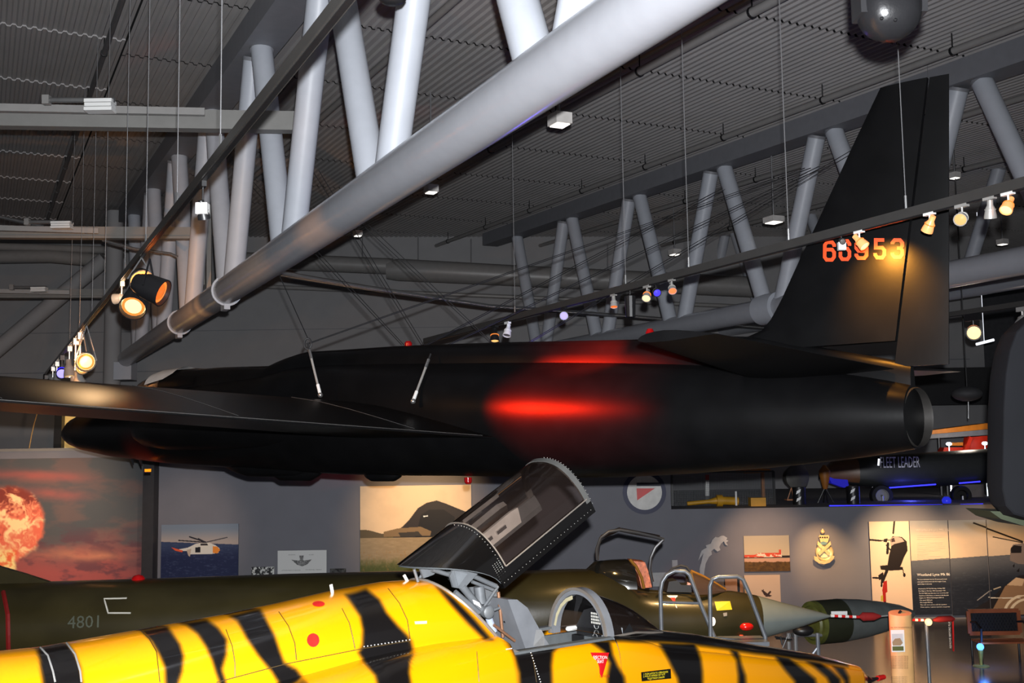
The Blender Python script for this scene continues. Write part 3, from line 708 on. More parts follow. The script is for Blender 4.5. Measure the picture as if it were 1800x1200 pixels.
# suspension rig
rig = thing('sling_rig', 'steel sling with links and turnbuckles holding the black jet by its wing root', 'sling', P(541, 605, 14.6))
lk1 = P(541, 604, 14.4); lk2 = P(757, 622, 13.9); e1 = P(563, 694, 14.2); e2 = P(726, 705, 13.5)
for a, b, c_ in ((lk1, e1, 'front_strap'), (lk2, e2, 'rear_strap')):
    MB().tube([a, a.lerp(b, 0.5)], 0.012, 8).build(c_, CABLE, rig); MB().tube([a.lerp(b, 0.12), a.lerp(b, 0.3)], 0.02, 8).build('turnbuckle', STEEL, rig)
    MB().tube([a.lerp(b, 0.3), b], 0.016, 8).build('strap_rod', SILV, rig); MB().tube([a.lerp(b, 0.8), b], 0.022, 8).build('rod_end', WHITE, rig); MB().ball(b, 0.035).build('shackle', STEEL, rig, smooth=True)
ring_ = MB(); ring_.tube([lk1 + Vector((0.045 * math.cos(a), 0, 0.07 * math.sin(a))) for a in [2 * math.pi * i / 14 for i in range(15)]], 0.014, 6, cap=False); ring_.build('link_ring', CABLE, rig)
def cable_pair(p, q, label, gap=0.05, group=None):
    r = thing('suspension_cable', label, 'cable', q, group)
    for k in (-1, 1):
        MB().tube([Vector(p) + Vector((k * gap, 0, 0)), Vector(q) + Vector((k * gap * 0.3, 0, 0))], 0.006, 5).build('wire_rope', CABLE, r)
    return r
cable_pair(P(492, 486, 13.9), lk1 + Vector((0, 0, .07)), 'single dark sling cable rising from the front link to the truss chord', 0.0)
cable_pair(P(440, 320, 18), P(708, 606, 15), 'leftmost pair of dark cables running down right to the spine', 0.05)
cable_pair(P(555, 300, 17), P(745, 610, 14.6), 'middle pair of dark cables running down right to the spine', 0.05)
cable_pair(P(610, 365, 17), P(866, 604, 16), 'rightmost pair of dark cables running down right behind the spine', 0.05)
cable_pair(P(1420, 295, 21.4), lk1, 'long pair of dark cables from the front link to the second truss', 0.06)
cable_pair(P(1275, 330, 25.0), P(745, 608, 14.6), 'pair of dark cables from the rear link to the second truss', 0.06)
cable_pair(P(1445, 292, 21.5), P(790, 605, 14.8), 'steeper pair of dark cables reaching the second truss by the fin', 0.06)
cable_pair(P(1500, 265, 21.0), P(930, 602, 15.5), 'rightmost pair of dark cables reaching the second truss behind the fin', 0.06)
# wire from the fin top region to the rail seen before the fin is part of the rail hangers
# red spots on the flank
light('SPOT', 'red_spot', red_p + Vector((0.1, 0, 0)), 7000, (1.0, 0.02, 0.004), target=P(1000, 720, 12.4), size=0.04, angle=26, blend=1.0)
light('SPOT', 'red_spot', P(1080, 520, 11.5), 1500, (1.0, 0.02, 0.004), target=P(1035, 618, 12.7), size=0.04, angle=50, blend=1.0)
light('SPOT', 'red_spot', P(205, 960, 17.6), 420, (1.0, 0.05, 0.01), target=P(270, 785, 18.0), size=0.04, angle=42, blend=1.0)

# ------------------------------------------------------------------ moving-head projector top right
pr = P(1563, 20, 6.4)
mv = thing('moving_head_projector', 'dark moving-head projector hanging at the top right above the fin', 'projector', pr)
rs = 56 / F * 6.4; pr = pr + Vector((0, 0, -.01))
rg = []
for k in range(14):
    z = pr.z - rs * 1.0 + 0.02 + (rs * 2.6) * k / 13; f = min(1, math.sqrt(max(0, 1 - max(0, (0.95 - k / 13 * 2.6)) ** 2))) if k / 13 * 2.6 < 0.95 else 1
    f = max(0.06, f); rg.append([Vector((pr.x + rs * f * abs(math.cos(a)) ** 0.8 * math.copysign(1, math.cos(a)), pr.y + rs * 0.9 * f * abs(math.sin(a)) ** 0.8 * math.copysign(1, math.sin(a)), z)) for a in [2 * math.pi * j / 28 for j in range(28)]])
MB().loft(rg).build('head_shell', mat('dark_plastic', (34, 34, 36), 0.3, var=0.1, bump=0.1, bscale=60), mv, smooth=True)
for k in (-1, 1): MB().box(pr + Vector((k * rs * 0.95, 0, rs * 0.75)), (rs * 0.24, rs * 1.0, rs * 1.8)).build('yoke_arm', mat('yoke_plastic', (46, 46, 48), 0.35), mv)
g = MB()
for i in range(7): g.box(pr + Vector((-0.08 + i * 0.018, -rs * 0.88, 0.09)), (0.007, 0.02, 0.06))
g.build('vent_slots', BLACKM, mv)
MB().lathe(pr + Vector((0.08, -rs * 0.86, 0.09)), (0.2, -1, 0.0), [(0, 0.05), (0.015, 0.05), (0.015, 0.035), (0.0, 0.03)], 20).build('side_ring', mat('ring_plastic', (70, 70, 72), 0.3), mv, smooth=True)
g = MB()
for x, y in ((1550, 32), (1574, 35)): g.ball(P(x, y, 6.4 - rs * 0.83), 0.011)
g.build('screw_hole', BLACKM, mv)
MB().tube([pr + Vector((0, 0, rs * 1.4)), (pr.x, pr.y, ceil_z(pr))], 0.03, 8).build('hanging_pole', BLACKM, mv)
sm = P(690, 5, 8.4); mb = MB(); mb.ball(sm + Vector((0, 0, 0.05)), 0.09, 12, sq=(1.3, 1, .8)); mb.tube([sm, (sm.x, sm.y, ceil_z(sm) - .04)], 0.02, 6)
tag(mb.build('small_lamp', BLACKM, None, smooth=True), 'small black lamp cut by the top edge between the web members', 'lamp')

# ------------------------------------------------------------------ dark tail at the right edge
dk = thing('dark_aircraft_tail', 'large dark charcoal aircraft tail surface cut by the right edge', 'airplane tail', P(1770, 915, 9))
pl = [(1990, 470), (1850, 520), (1800, 552), (1775, 570), (1757, 588), (1745, 620), (1738, 660), (1734, 720), (1732, 860), (1738, 888), (1752, 903), (1780, 911), (1990, 918)]
mid = [P(x, y, 9.32) for x, y in pl]; cen = sum(mid, Vector()) / len(mid)
lay = []
for off, sc_ in ((0.16, 0.96), (0.12, 0.985), (0.04, 1.0), (-0.04, 1.0), (-0.13, 0.99), (-0.15, 0.985), (-0.16, 0.97)):
    lay.append([cen + (q - cen) * sc_ + Vector((0, off - .16, 0)) for q in mid])
MB().loft(lay).build('tail_skin', mat('charcoal_skin', (28, 29, 33), 0.7, var=0.12, scale=2, bump=0.04, spec=.2), dk, smooth=True, angle=20)
lw_ = [P(x, y, 9.2) for x, y in ((1740, 898), (1990, 905), (1990, 940), (1800, 924), (1760, 912))]
MB().prism(lw_, (0, 0.5, 0)).build('lower_edge', mat('olive_green', (66, 74, 54), 0.6), dk)

# ------------------------------------------------------------------ tiger-striped fighter
B5 = Vector((0.55, 9.73, 0)); N5 = Vector((0.788, 0.616, 0)); S5 = Vector((0.616, -0.788, 0))
def W5(t, s, z): return B5 + N5 * t + S5 * s + Vector((0, 0, z))
def F5(px_, py_, s): t, z = V(px_, py_, B5 + S5 * s, N5); return t, z
tiger = thing('tiger_striped_fighter', 'yellow and black tiger-striped jet fighter with raised canopy in the foreground', 'airplane', W5(0, 0, 0))
def zt5(px_, py_): return V(px_, py_, B5, N5)
# t, ztop, zcrease, wspine, wbody, zmid, zbot
tops = sorted([zt5(x, y) for x, y in ((-120, 1160), (0, 1146), (80, 1138), (250, 1108), (400, 1081), (500, 1060), (600, 1037), (680, 1023), (735, 1019))])
def ztop5(t): return float(np.interp(t, [p[0] for p in tops], [p[1] for p in tops]))
ZS = F5(1066, 1124, 0.37)[1]; TS0 = F5(872, 1129, 0.37)[0]
tc5 = zt5(738, 1019)[0]
def ring5(t, zt_, zc, ws, wb, zm, zb, slant=None, open_=False, n1=38):
    half = []
    if not open_:
        for i in range(n1 + 1):
            a = math.pi / 2 * i / n1; half.append((ws * math.sin(a) ** 0.85, zc + (zt_ - zc) * math.cos(a) ** 0.85))
    else:
        for i in range(n1 + 1): half.append((ws - 0.0005 * (n1 - i), zc + 0.0005 * (n1 - i)))
    for i in range(1, 41):
        b = math.pi / 2 * i / 40; half.append((ws + (wb - ws) * math.sin(b), zm + (zc - zm) * math.cos(b) ** 0.8))
    for i in range(1, 9):
        c_ = math.pi / 2 * i / 8; half.append((wb * math.cos(c_) ** 0.7, zm - (zm - zb) * math.sin(c_)))
    return half
def make5(tlist, par, slant=0.0, open_=False, tend=None, blend=0.8):
    """par(t) -> ring parameters"""
    rings = []; st_ = []
    for t in tlist:
        h = ring5(t, *par(t), open_=open_)
        full = h + [(-y, z) for y, z in h[-2:0:-1]] if not open_ else h + [(-y, z) for y, z in h[-2::-1]]
        row = []
        p_ = par(t)
        for y, z in full:
            tt_ = t
            if slant and t > tend - blend:
                k = (t - (tend - blend)) / blend; tt_ = t + slant * k * min(1, max(0, (p_[0] - z) / (p_[0] - p_[1] + 0.05)))
            row.append((tt_, y, z))
        rings.append(row)
    return rings
STR = [
 [(63,1138),(117,1129),(130,1145),(140,1170),(146,1200),(150,1260),(75,1260),(75,1200),(70,1160)],
 [(248,1108),(293,1099),(303,1113),(317,1133),(323,1153),(320,1180),(313,1200),(305,1260),(290,1260),(291,1200),(290,1173),(280,1150),(267,1127)],
 [(318,1095),(362,1088),(383,1103),(398,1123),(398,1150),(390,1177),(400,1210),(400,1260),(380,1260),(386,1200),(380,1183),(373,1160),(363,1137),(347,1113),(327,1097)],
 [(403,1081),(457,1070),(467,1087),(483,1117),(493,1147),(500,1165),(520,1175),(540,1200),(570,1260),(480,1260),(490,1200),(478,1180),(465,1165),(453,1150),(433,1120),(417,1090)],
 [(608,1045),(643,1035),(667,1053),(680,1077),(700,1100),(717,1117),(723,1127),(727,1147),(722,1163),(720,1183),(723,1200),(725,1260),(665,1260),(663,1200),(660,1187),(643,1167),(630,1147),(637,1133),(638,1107),(633,1083),(620,1063)],
 [(757,1019),(800,1052),(835,1088),(866,1124),(852,1124),(822,1095),(792,1062)],
 [(888,1127),(985,1127),(972,1147),(970,1170),(972,1260),(916,1260),(913,1183),(905,1155)],
 [(1035,1125),(1072,1125),(1077,1150),(1085,1170),(1098,1190),(1108,1260),(1070,1260),(1068,1190),(1072,1165),(1062,1145)],
 [(1157,1128),(1222,1130),(1232,1157),(1235,1180),(1235,1260),(1205,1260),(1190,1190),(1175,1160)],
 [(1282,1140),(1297,1143),(1303,1167),(1310,1187),(1315,1260),(1298,1260),(1298,1187),(1295,1160)],
 [(1360,1150),(1387,1155),(1413,1177),(1433,1193),(1450,1260),(1400,1260),(1398,1198),(1380,1177)],
 [(1413,1159),(1443,1164),(1460,1177),(1477,1193),(1483,1260),(1458,1260),(1458,1200),(1453,1190),(1433,1173)],
 [(1463,1169),(1483,1173),(1492,1190),(1497,1260),(1487,1260),(1485,1197)],
 [(1522,1150),(1580,1150),(1580,1260),(1522,1260)],
 [(1060,1080),(1150,1090),(1300,1120),(1400,1143),(1490,1162),(1490,1171),(1400,1158),(1300,1144),(1200,1130),(1130,1127),(1060,1127)]]
YEL = (228, 148, 1)
def stripe_cols(tyz):
    pts = np.array(tyz, float); tx, sy, zz = pts[:, 0], np.abs(pts[:, 1]), pts[:, 2]
    X = B5.x + N5.x * tx + S5.x * sy; Yv = B5.y + N5.y * tx + S5.y * sy; Z = zz - EYE.z
    dz = X * _f.x + Yv * _f.y + Z * _f.z
    PX = 900 + F * (X * _r.x + Yv * _r.y + Z * _r.z) / dz; PY = 600 - F * (X * _u.x + Yv * _u.y + Z * _u.z) / dz
    black = np.zeros(len(pts))
    wob = 2.0 * (fbm(PX / 26, PY / 26, 5, 1) - 0.5)
    for i, pg in enumerate(STR):
        d = segd(PX + wob, PY + wob, pg); ins = inpoly(PX + wob, PY + wob, pg); soft = 4.4 if i not in (13,) else 0.8
        sd = np.where(ins, d, -d); black = np.maximum(black, np.clip(sd / soft / 2 + 0.5, 0, 1))
    lim = np.interp(tx, [0, .6, 1.3, TN - .4, TN], [.36, .3, .23, .06, .03]); top = (tx > .03) & (zz > 1.3 + .2 * (TN - tx))
    black = np.maximum(black, np.clip((lim - sy) / .03 + .5, 0, 1) * top)
    return mix(np.tile(YEL, (len(pts), 1)), (14, 12, 12), black ** 1.0)
TIG = mat_attr('tiger_paint', 0.28, coat=0.7, spec=0.5)
tm = {'v': [], 'f': []}
def add_rings(rings, closed=True):
    n = len(rings[0]); o = len(tm['v'])
    for r in rings: tm['v'] += r
    for i in range(len(rings) - 1):
        for k in range(n if closed else n - 1):
            a = o + i * n + k; b = o + i * n + (k + 1) % n; tm['f'].append((a, b, b + n, a + n))
zm_c = lambda t: 2.0
def par_aft(t):
    zt_ = ztop5(t); k = min(1, max(0, (t + 3.2) / 1.6)); zc = zt_ - 0.42
    return (zt_, zc, 0.43, 0.78 - 0.16 * sstep(-2.5, -1.2, np.array(t)), 2.15, 1.0)
tl = np.concatenate([np.arange(-8.5, -5.3, .1), np.arange(-5.3, tc5 + 0.001, 0.0125)]); tl[-1] = tc5
slant5 = (TS0 - tc5)
add_rings(make5(tl, par_aft, slant=slant5, tend=tc5, blend=0.5))
def par_mid(t):
    k = (t - tc5) / (0 - tc5); zc = ZS + 0.02 * (1 - k)
    return (zc, zc, 0.40 - 0.03 * k, 0.62 - 0.14 * k, 2.08 - 0.05 * k, 1.0 + 0.05 * k)
tl = np.arange(tc5 - 0.25, 0.031, 0.014)
add_rings(make5(tl, par_mid, open_=True), closed=False)
nose_t = [0, 1.37, 3.08, 3.9, zt5(1530, 1189)[0]]; TN = nose_t[-1]
def par_nose(t):
    zt_ = np.interp(t, [0, 0.5, 1.37, 2.2, 3.08, 3.8, TN - .15, TN], [ZS + 0.02, ZS + .01, 2.275, 2.085, 1.895, 1.69, 1.57, 1.5])
    wd = np.interp(t, [0, 0.6, 1.37, 2.2, 3.08, 3.8, TN - .15, TN], [0.37, 0.36, 0.33, 0.29, 0.23, 0.14, 0.06, 0.02])
    wb = np.interp(t, [0, 0.6, 1.37, 2.2, 3.08, 3.8, TN - .15, TN], [0.48, 0.46, 0.42, 0.37, 0.29, 0.17, 0.07, 0.025])
    zm = np.interp(t, [0, 1.37, 3.08, 3.8, TN], [2.03, 1.75, 1.54, 1.49, 1.47]); zb = np.interp(t, [0, 1.37, 3.08, 3.8, TN], [1.05, 1.05, 1.17, 1.3, 1.45])
    return (zt_, zt_ - (zt_ - zm) * 0.25 * float(sstep(0, .7, np.array(t))) - .001, wd, wb, zm, zb)
tl = np.arange(0.03, TN + 0.001, 0.014); add_rings(make5(tl, par_nose))
me = bpy.data.meshes.new('fuselage'); 
me.from_pydata([tuple(W5(t, s, z) - tiger.location) for t, s, z in tm['v']], [], tm['f']); me.materials.append(TIG)
set_paint(me, stripe_cols(tm['v'])); me.polygons.foreach_set('use_smooth', [True] * len(me.polygons)); me.set_sharp_from_angle(angle=math.radians(40)); me.update()
fo = bpy.data.objects.new('fuselage', me); COL.objects.link(fo); fo.parent = tiger
# pitot
MB().lathe(W5(TN - 0.02, 0, 1.475), N5, [(0, 0.03), (0.05, 0.024), (0.16, 0.014), (0.2, 0.014), (0.2, 0.001)], 12).build('pitot_probe', BLACKM, tiger, smooth=True)
MB().lathe(W5(TN + 0.13, 0, 1.475), N5, [(0, 0.001), (0, 0.03), (0.12, 0.026), (0.12, 0.001)], 12).build('pitot_cover', RED, tiger, smooth=True)
# skin points on the near side, for panel lines and decals
def skin5(px_, py_, off=0.006):
    """where the sight line meets the near flank"""
    best = None
    d = ray(px_, py_).normalized()
    from mathutils.bvhtree import BVHTree
    global _bvh
    hit = BV5.ray_cast(EYE - tiger.location, d)
    if hit[0] is None: return None
    return hit[0] + hit[1] * (off if hit[1].dot(d) < 0 else -off) + tiger.location
from mathutils.bvhtree import BVHTree
BV5 = BVHTree.FromPolygons([v.co.copy() for v in me.vertices], [tuple(p.vertices) for p in me.polygons])
def skinline(pxs, r, bv=None, sub=6):
    out = []
    for i in range(len(pxs) - 1):
        for k in range(sub):
            a = pxs[i]; b = pxs[i + 1]; q = skin5(a[0] + (b[0] - a[0]) * k / sub, a[1] + (b[1] - a[1]) * k / sub, r * 0.2)
            if q is not None: out.append(q)
    q = skin5(*pxs[-1], r * 0.2)
    if q is not None: out.append(q)
    return out
pm = MB()
for ln in ([(248, 1109), (262, 1122), (275, 1145), (281, 1199)], [(397, 1106), (408, 1135), (413, 1165), (413, 1190)], [(490, 1075), (507, 1100), (518, 1130), (521, 1160)],
           [(601, 1069), (614, 1095), (620, 1120), (624, 1140)], [(682, 1034), (702, 1060), (716, 1090), (721, 1125)], [(930, 1132), (938, 1165), (943, 1199)],
           [(380, 1199), (440, 1183), (500, 1167), (560, 1155), (640, 1139), (720, 1126)], [(838, 1145), (840, 1170), (842, 1198)]):
    L_ = skinline(ln, 0.004)
    if len(L_) > 1: pm.tube(L_, 0.0035, 4, cap=False)
pm.build('panel_line', mat('panel_line_dark', (60, 44, 10), 0.5), tiger)
pm = MB()
for ln in ([(71, 1138), (84, 1152), (93, 1180), (97, 1199)], [(117, 1130), (132, 1150), (141, 1180), (143, 1199)]):
    L_ = skinline(ln, 0.006)
    if len(L_) > 1: pm.tube(L_, 0.006, 6, cap=False)
pm.build('metal_band', SILV, tiger)
# rivets
rv = MB(); random.seed(3)
for ln in ([(640, 1136), (720, 1124)], [(930, 1138), (950, 1198)], [(890, 1141), (920, 1136)]):
    for i in range(14):
        k = i / 13; q = skin5(ln[0][0] + (ln[1][0] - ln[0][0]) * k, ln[0][1] + (ln[1][1] - ln[0][1]) * k, 0.001)
        if q is not None: rv.ball(q, 0.006, 6)
ro = rv.build('rivet_row', SILV, tiger); ro['kind'] = 'stuff'
def decal(poly, m, name, par=tiger, off=0.005):
    c0_ = [skin5(x, y, off) for x, y in poly]
    if any(c is None for c in c0_): return None
    cx = sum(p[0] for p in poly) / len(poly); cy = sum(p[1] for p in poly) / len(poly); cc = skin5(cx, cy, off)
    n = len(c0_); return MB().add(c0_ + [cc], [(i, (i + 1) % n, n) for i in range(n)]).build(name, m, par, recalc=False)
circ = lambda cx, cy, rx, ry, n=16: [(cx + rx * math.cos(2 * math.pi * i / n), cy + ry * math.sin(2 * math.pi * i / n)) for i in range(n)]
DEC = mat('red_decal', (196, 30, 24), 0.4)
decal(circ(560, 1062, 11, 5), DEC, 'red_cap'); decal(circ(550, 1125, 11, 12), DEC, 'red_cap')
decal([(1037, 1147), (1070, 1147), (1057, 1192)], mat('red_sign', (190, 18, 24), 0.4), 'ejection_triangle', off=0.006)
decal([(728, 1092), (750, 1091), (750, 1096), (729, 1097)], mat('pale_decal', (240, 220, 150), 0.4), 'pale_plate')
decal([(1126, 1181), (1178, 1175), (1179, 1192), (1127, 1197)], mat('black_placard', (16, 18, 10), 0.4), 'instruction_placard', off=0.006)
def skin_text(txt, px_, py_, size, m, name, ref=30, off=0.012, ddx=30, align='CENTER', slope=0):
    a = skin5(px_, py_, off); b = skin5(px_ + ref, py_ + slope * ref, off); c_ = skin5(px_, py_ - 12, off)
    if a is None or b is None or c_ is None: return
    rt = (b - a).normalized(); up = (c_ - a); up = (up - rt * up.dot(rt)).normalized()
    mb = text_mb(txt, a, rt, up, size, 0.0, align=align); mb.build(name, m, tiger, recalc=False)
WT = mat('white_lettering', (238, 236, 230), 0.5); YT = mat('yellow_lettering', (230, 210, 40), 0.5)
skin_text('EJECTION', 1054, 1158, 0.036, WT, 'ejection_lettering'); skin_text('SEAT', 1054, 1165, 0.036, WT, 'ejection_lettering')
skin_text('1. PUSH LATCH TO OPEN DOOR', 1129, 1186, 0.021, YT, 'placard_lettering', align='LEFT', slope=-.1)
skin_text('2. PULL D HANDLE OUT 6 FT', 1129, 1190, 0.021, YT, 'placard_lettering', align='LEFT', slope=-.1)
skin_text('TO JETTISON CANOPY', 1136, 1194, 0.021, YT, 'placard_lettering', align='LEFT', slope=-.1)
skin_text('DANGER', 1061, 1190, 0.03, mat('dark_red_lettering', (150, 40, 10), 0.5), 'danger_lettering')
# spine mast
t, z = zt5(585, 1040); MB().bar(W5(t, 0, z - .02), W5(t - .015, 0, z + .055), 0.008, .022).build('mast', WHITE, tiger)
t, z = zt5(718, 1020); MB().bar(W5(t, 0, z - .02), W5(t - .04, 0, z + .045), 0.012, .02).build('mast', WHITE, tiger)
# cockpit rim (pale lip) both sides and along the slanted cut
LIP = mat('cockpit_lip', (130, 122, 114), 0.35, metal=0.3); INT = mat('cockpit_interior', (84, 88, 90), 0.6, var=0.12, scale=12); INTD = mat('cockpit_dark', (22, 22, 24), 0.5)
def cutpt(k, sg):     # k 0 at top centre, 1 at sill
    a = math.pi / 2 * k; zt_, zc, ws, *_ = par_aft(tc5)
    y = ws * math.sin(a) ** 0.85; z = zc + (zt_ - zc) * math.cos(a) ** 0.85
    tt_ = tc5 + slant5 * min(1, max(0, (zt_ - z) / (zt_ - zc + 0.05)))
    return W5(tt_ + 0.005, sg * y, z)
for sg in (1, -1):
    pts = [cutpt(i / 10, sg) for i in range(11)] + [W5(tc5 + slant5 + 0.08, sg * 0.42, ZS + 0.06), W5(tc5 + slant5 + 0.2, sg * 0.405, ZS + 0.01), W5(0.0, sg * 0.375, ZS + 0.005)]
    MB().tube(pts, 0.014, 8).build('cockpit_rim', LIP, tiger, smooth=True)
# tub: floor, walls, bulkhead
tub = MB()
tub.box(W5(-0.85, 0, 1.75), (2.1, 0.66, 0.03), (N5, S5, Vector((0, 0, 1))))
for sg in (1, -1):
    tub.box(W5(-0.75, sg * 0.35, 2.06), (2.0, 0.03, 0.64), (N5, S5, Vector((0, 0, 1))))
    tub.box(W5(-0.66, sg * 0.385, ZS + .016), (1.3, 0.08, 0.02), (N5, S5, Vector((0, 0, 1))))
tub.build('cockpit_tub', INT, tiger)
bk = MB(); a_ = [W5(tc5 - 0.05 + slant5 * .15, s, z) for s, z in ((-.3, 2.2), (.3, 2.2), (.34, ztop5(tc5) - .45), (.2, ztop5(tc5) - .15), (0, ztop5(tc5) - .08), (-.2, ztop5(tc5) - .15), (-.34, ztop5(tc5) - .45))]
bk.prism(a_, -N5 * 0.02); bk.build('rear_bulkhead', INTD, tiger)
# consoles and seat
def box5(px_, py_, s, size, m, name, par=tiger, tilt=0):
    t, z = F5(px_, py_, s); ax = (N5 * math.cos(tilt) + Vector((0, 0, math.sin(tilt))), S5, Vector((0, 0, math.cos(tilt))) - N5 * math.sin(tilt))
    return MB().box(W5(t, s, z), size, ax).build(name, m, par)
seat = MB()
seat.prism([W5(t, -0.2, z) for t, z in [F5(x, y, -0.2) for x, y in ((846, 1046), (862, 1046), (880, 1060), (905, 1104), (925, 1135), (880, 1140))]], S5 * 0.36)
seat.build('ejection_seat', mat('seat_grey', (104, 106, 110), 0.6), tiger)
MB().prism([W5(t, -0.12, z) for t, z in [F5(x, y, -.12) for x, y in ((905, 1100), (914, 1099), (919, 1108), (920, 1128), (900, 1128))]], S5 * 0.28).build('seat_side_plate', mat('seat_pale', (122, 122, 122), 0.6), tiger)
# windshield bow
def arch(t0, hw, h, zb, n=24, lean=0.0):
    return [W5(t0 + lean * math.sin(a), hw * math.cos(a), zb + h * math.sin(a)) for a in [math.pi * i / n for i in range(n + 1)]]
zb_ = ZS; hb = zt5(1003, 1028)[1] - ZS
bowm = MB()
def flat_arch(t0, t1, hw0, hw1, h0, h1, zb, m, name, par=tiger, n=28, W=W5, lean=0):
    rs = []
    for i in range(n + 1):
        a = math.pi * i / n
        def q(t, hw, h): return W(t + lean * math.sin(a), hw * math.cos(a), zb + h * max(0, math.sin(a)))
        rs.append([q(t0, hw0, h0), q(t1, hw0, h0), q(t1, hw1, h1), q(t0, hw1, h1)])
    return MB().loft(rs).build(name, m, par, smooth=True, angle=30)
flat_arch(-0.03, 0.05, 0.375, 0.325, hb, hb - 0.055, zb_ - 0.03, mat('bow_grey', (112, 114, 118), 0.45), 'windshield_bow')
flat_arch(-0.045, -0.03, 0.378, 0.355, hb + .004, hb - 0.02, zb_ - 0.03, LIP, 'bow_seal')
rs = []
for i in range(5):
    a = math.radians(100 + i * 17); rs.append([W5(-.035, .318 * math.cos(a), zb_ - .03 + (hb - .062) * math.sin(a)), W5(-.035, .29 * math.cos(a), zb_ - .03 + (hb - .095) * math.sin(a))])
MB().loft(rs, closed=False, cap=False).build('cream_tape', mat('cream_tape', (180, 172, 140), 0.5), tiger, recalc=False)
# windshield glass
tw = zt5(1140, 1103)[0]
GL = mat_glass('windshield_glass', (0.6, 0.55, 0.52), 0.06)
rs = []
for i in range(9):
    k = i / 8; t = 0.05 + (tw - 0.05) * k; h = hb * (1 - k) ** 0.75 * 0.93 + 0.01; hw = 0.34 * (1 - 0.5 * k)
    rs.append([W5(t, hw * math.cos(a), par_nose(max(t, .03))[0] - 0.06 * (1 - k) + h * math.sin(a)) for a in [math.pi * j / 16 for j in range(17)]])
MB().loft(rs, closed=False, cap=False).build('windshield', GL, tiger, smooth=True)
for sg in (1, -1): MB().tube([W5(0.05, sg * .345, ZS + .01), W5(0.35, sg * .32, ZS + .01), W5(tw, sg * .17, ZS - .06), W5(tw + .05, 0, ZS - .08)], 0.01, 6).build('windshield_edge', LIP, tiger, smooth=True)
# instrument panel and gauges
ip = MB(); ip.prism([W5(0.22, s, z) for s, z in ((-.3, ZS - .35), (.3, ZS - .35), (.3, ZS + .02), (.2, ZS + .16), (-.05, ZS + .2), (-.2, ZS + .16), (-.3, ZS + .02))], N5 * 0.12)
IPN = ip.build('instrument_panel', INTD, tiger)
pn = MB(); pn.prism([W5(0.205, s, z) for s, z in ((.2, ZS - .2), (.3, ZS - .2), (.3, ZS + .06), (.2, ZS + .1))], N5 * 0.01)
pn.build('gauge_plate', mat('gauge_plate_grey', (128, 132, 136), 0.5), tiger)
for s, z in ((.25, ZS + .05), (.25, ZS - .02), (.235, ZS - .09), (.275, ZS - .09), (0.1, ZS - .03), (-.02, ZS - .05), (.0, ZS + .05)):
    gm = MB(); gm.lathe(W5(0.203, s, z), -N5, [(0, 0.03), (0.012, 0.03), (0.012, 0.024), (0.004, 0.022), (0.004, 0.001)], 14, mi=0); gm.build('gauge', mat('gauge_black', (30, 32, 34), 0.25), IPN, smooth=True)
    gm = MB(); gm.lathe(W5(0.2, s, z), -N5, [(0.013, 0.031), (0.017, 0.029), (0.013, 0.026)], 14); gm.build('gauge_ring', mat('gauge_ring_white', (150, 150, 148), 0.4), IPN)
gp = MB()
for i in range(6):
    for j in range(4): gp.box(W5(0.15, -.02 + i * .021, ZS + .08 + j * .026), (.004, .011, .017), (N5, S5, Vector((0, 0, 1))))
go = gp.build('warning_light_panel', mat('caption_white', (190, 188, 180), 0.5), tiger)
MB().box(W5(0.165, .032, ZS + .12), (.02, .14, .12), (N5, S5, Vector((0, 0, 1)))).build('warning_panel_box', INTD, tiger)
MB().lathe(W5(0.1, -.18, ZS + .02), -N5, [(0, .001), (0, .022), (.09, .022), (.1, .014), (.1, .001)], 12).build('flashlight', mat('pale_grip', (210, 210, 204), .4), tiger, smooth=True)
for i, (s, z, w_, h_) in enumerate(((0.05, ZS - .07, .22, .07), (-.15, ZS - .08, .1, .09), (.13, ZS - .06, .05, .05))):
    MB().box(W5(0.12 - .02 * i, s, z), (.05, w_, h_), (N5, S5, Vector((0, 0, 1)))).build('avionics_box', INT if i == 0 else INTD, tiger)
# raised canopy
PHI = math.radians(29.5)
CA = N5 * math.cos(PHI) + Vector((0, 0, math.sin(PHI))); CU = -N5 * math.sin(PHI) + Vector((0, 0, math.cos(PHI)))
tN, zN = F5(1027, 873, 0.36); CO = W5(tN, 0, zN) - CU * 0.12
def CW(a, s, u_): return CO + CA * a + S5 * s + CU * u_
CH = 0.47; HW = 0.375; GB = -0.98
def cp(a, ang, k=1.0, hh=CH): 
    s_ = HW * k * math.copysign(abs(math.cos(ang)) ** 0.8, math.cos(ang)); u_ = hh * k * math.sin(ang) ** 0.85
    return s_, u_
BLKP = mat('glossy_black_paint', (12, 11, 11), 0.15, coat=1.0, var=0.05)
ag = math.radians(9)
def skin_c(a0f, a1f, ang0, ang1, m, name, k=1.0, na=12, nn=32, smooth=True, par=None):
    rs = []
    for i in range(nn + 1):
        an = ang0 + (ang1 - ang0) * i / nn; row = []
        for j in range(na + 1):
            a = a0f(an) + (a1f(an) - a0f(an)) * j / na; s_, u_ = cp(a, an, k); row.append(CW(a, s_, u_))
        rs.append(row)
    return MB().loft(rs, closed=False, cap=False).build(name, m, tiger if name == 'canopy' else CSH, smooth=smooth, recalc=False, angle=60)
a_rear = lambda an: -1.08 - 0.5 * max(0, math.sin(an)) ** 1.3
CSH = skin_c(a_rear, lambda an: GB + .004, 0.0, math.pi, BLKP, 'canopy', 1.0)
skin_c(lambda an: GB, lambda an: 0.0, ag, math.pi - ag, mat_glass('canopy_glass', (0.62, 0.54, 0.5), 0.035), 'canopy_glass')

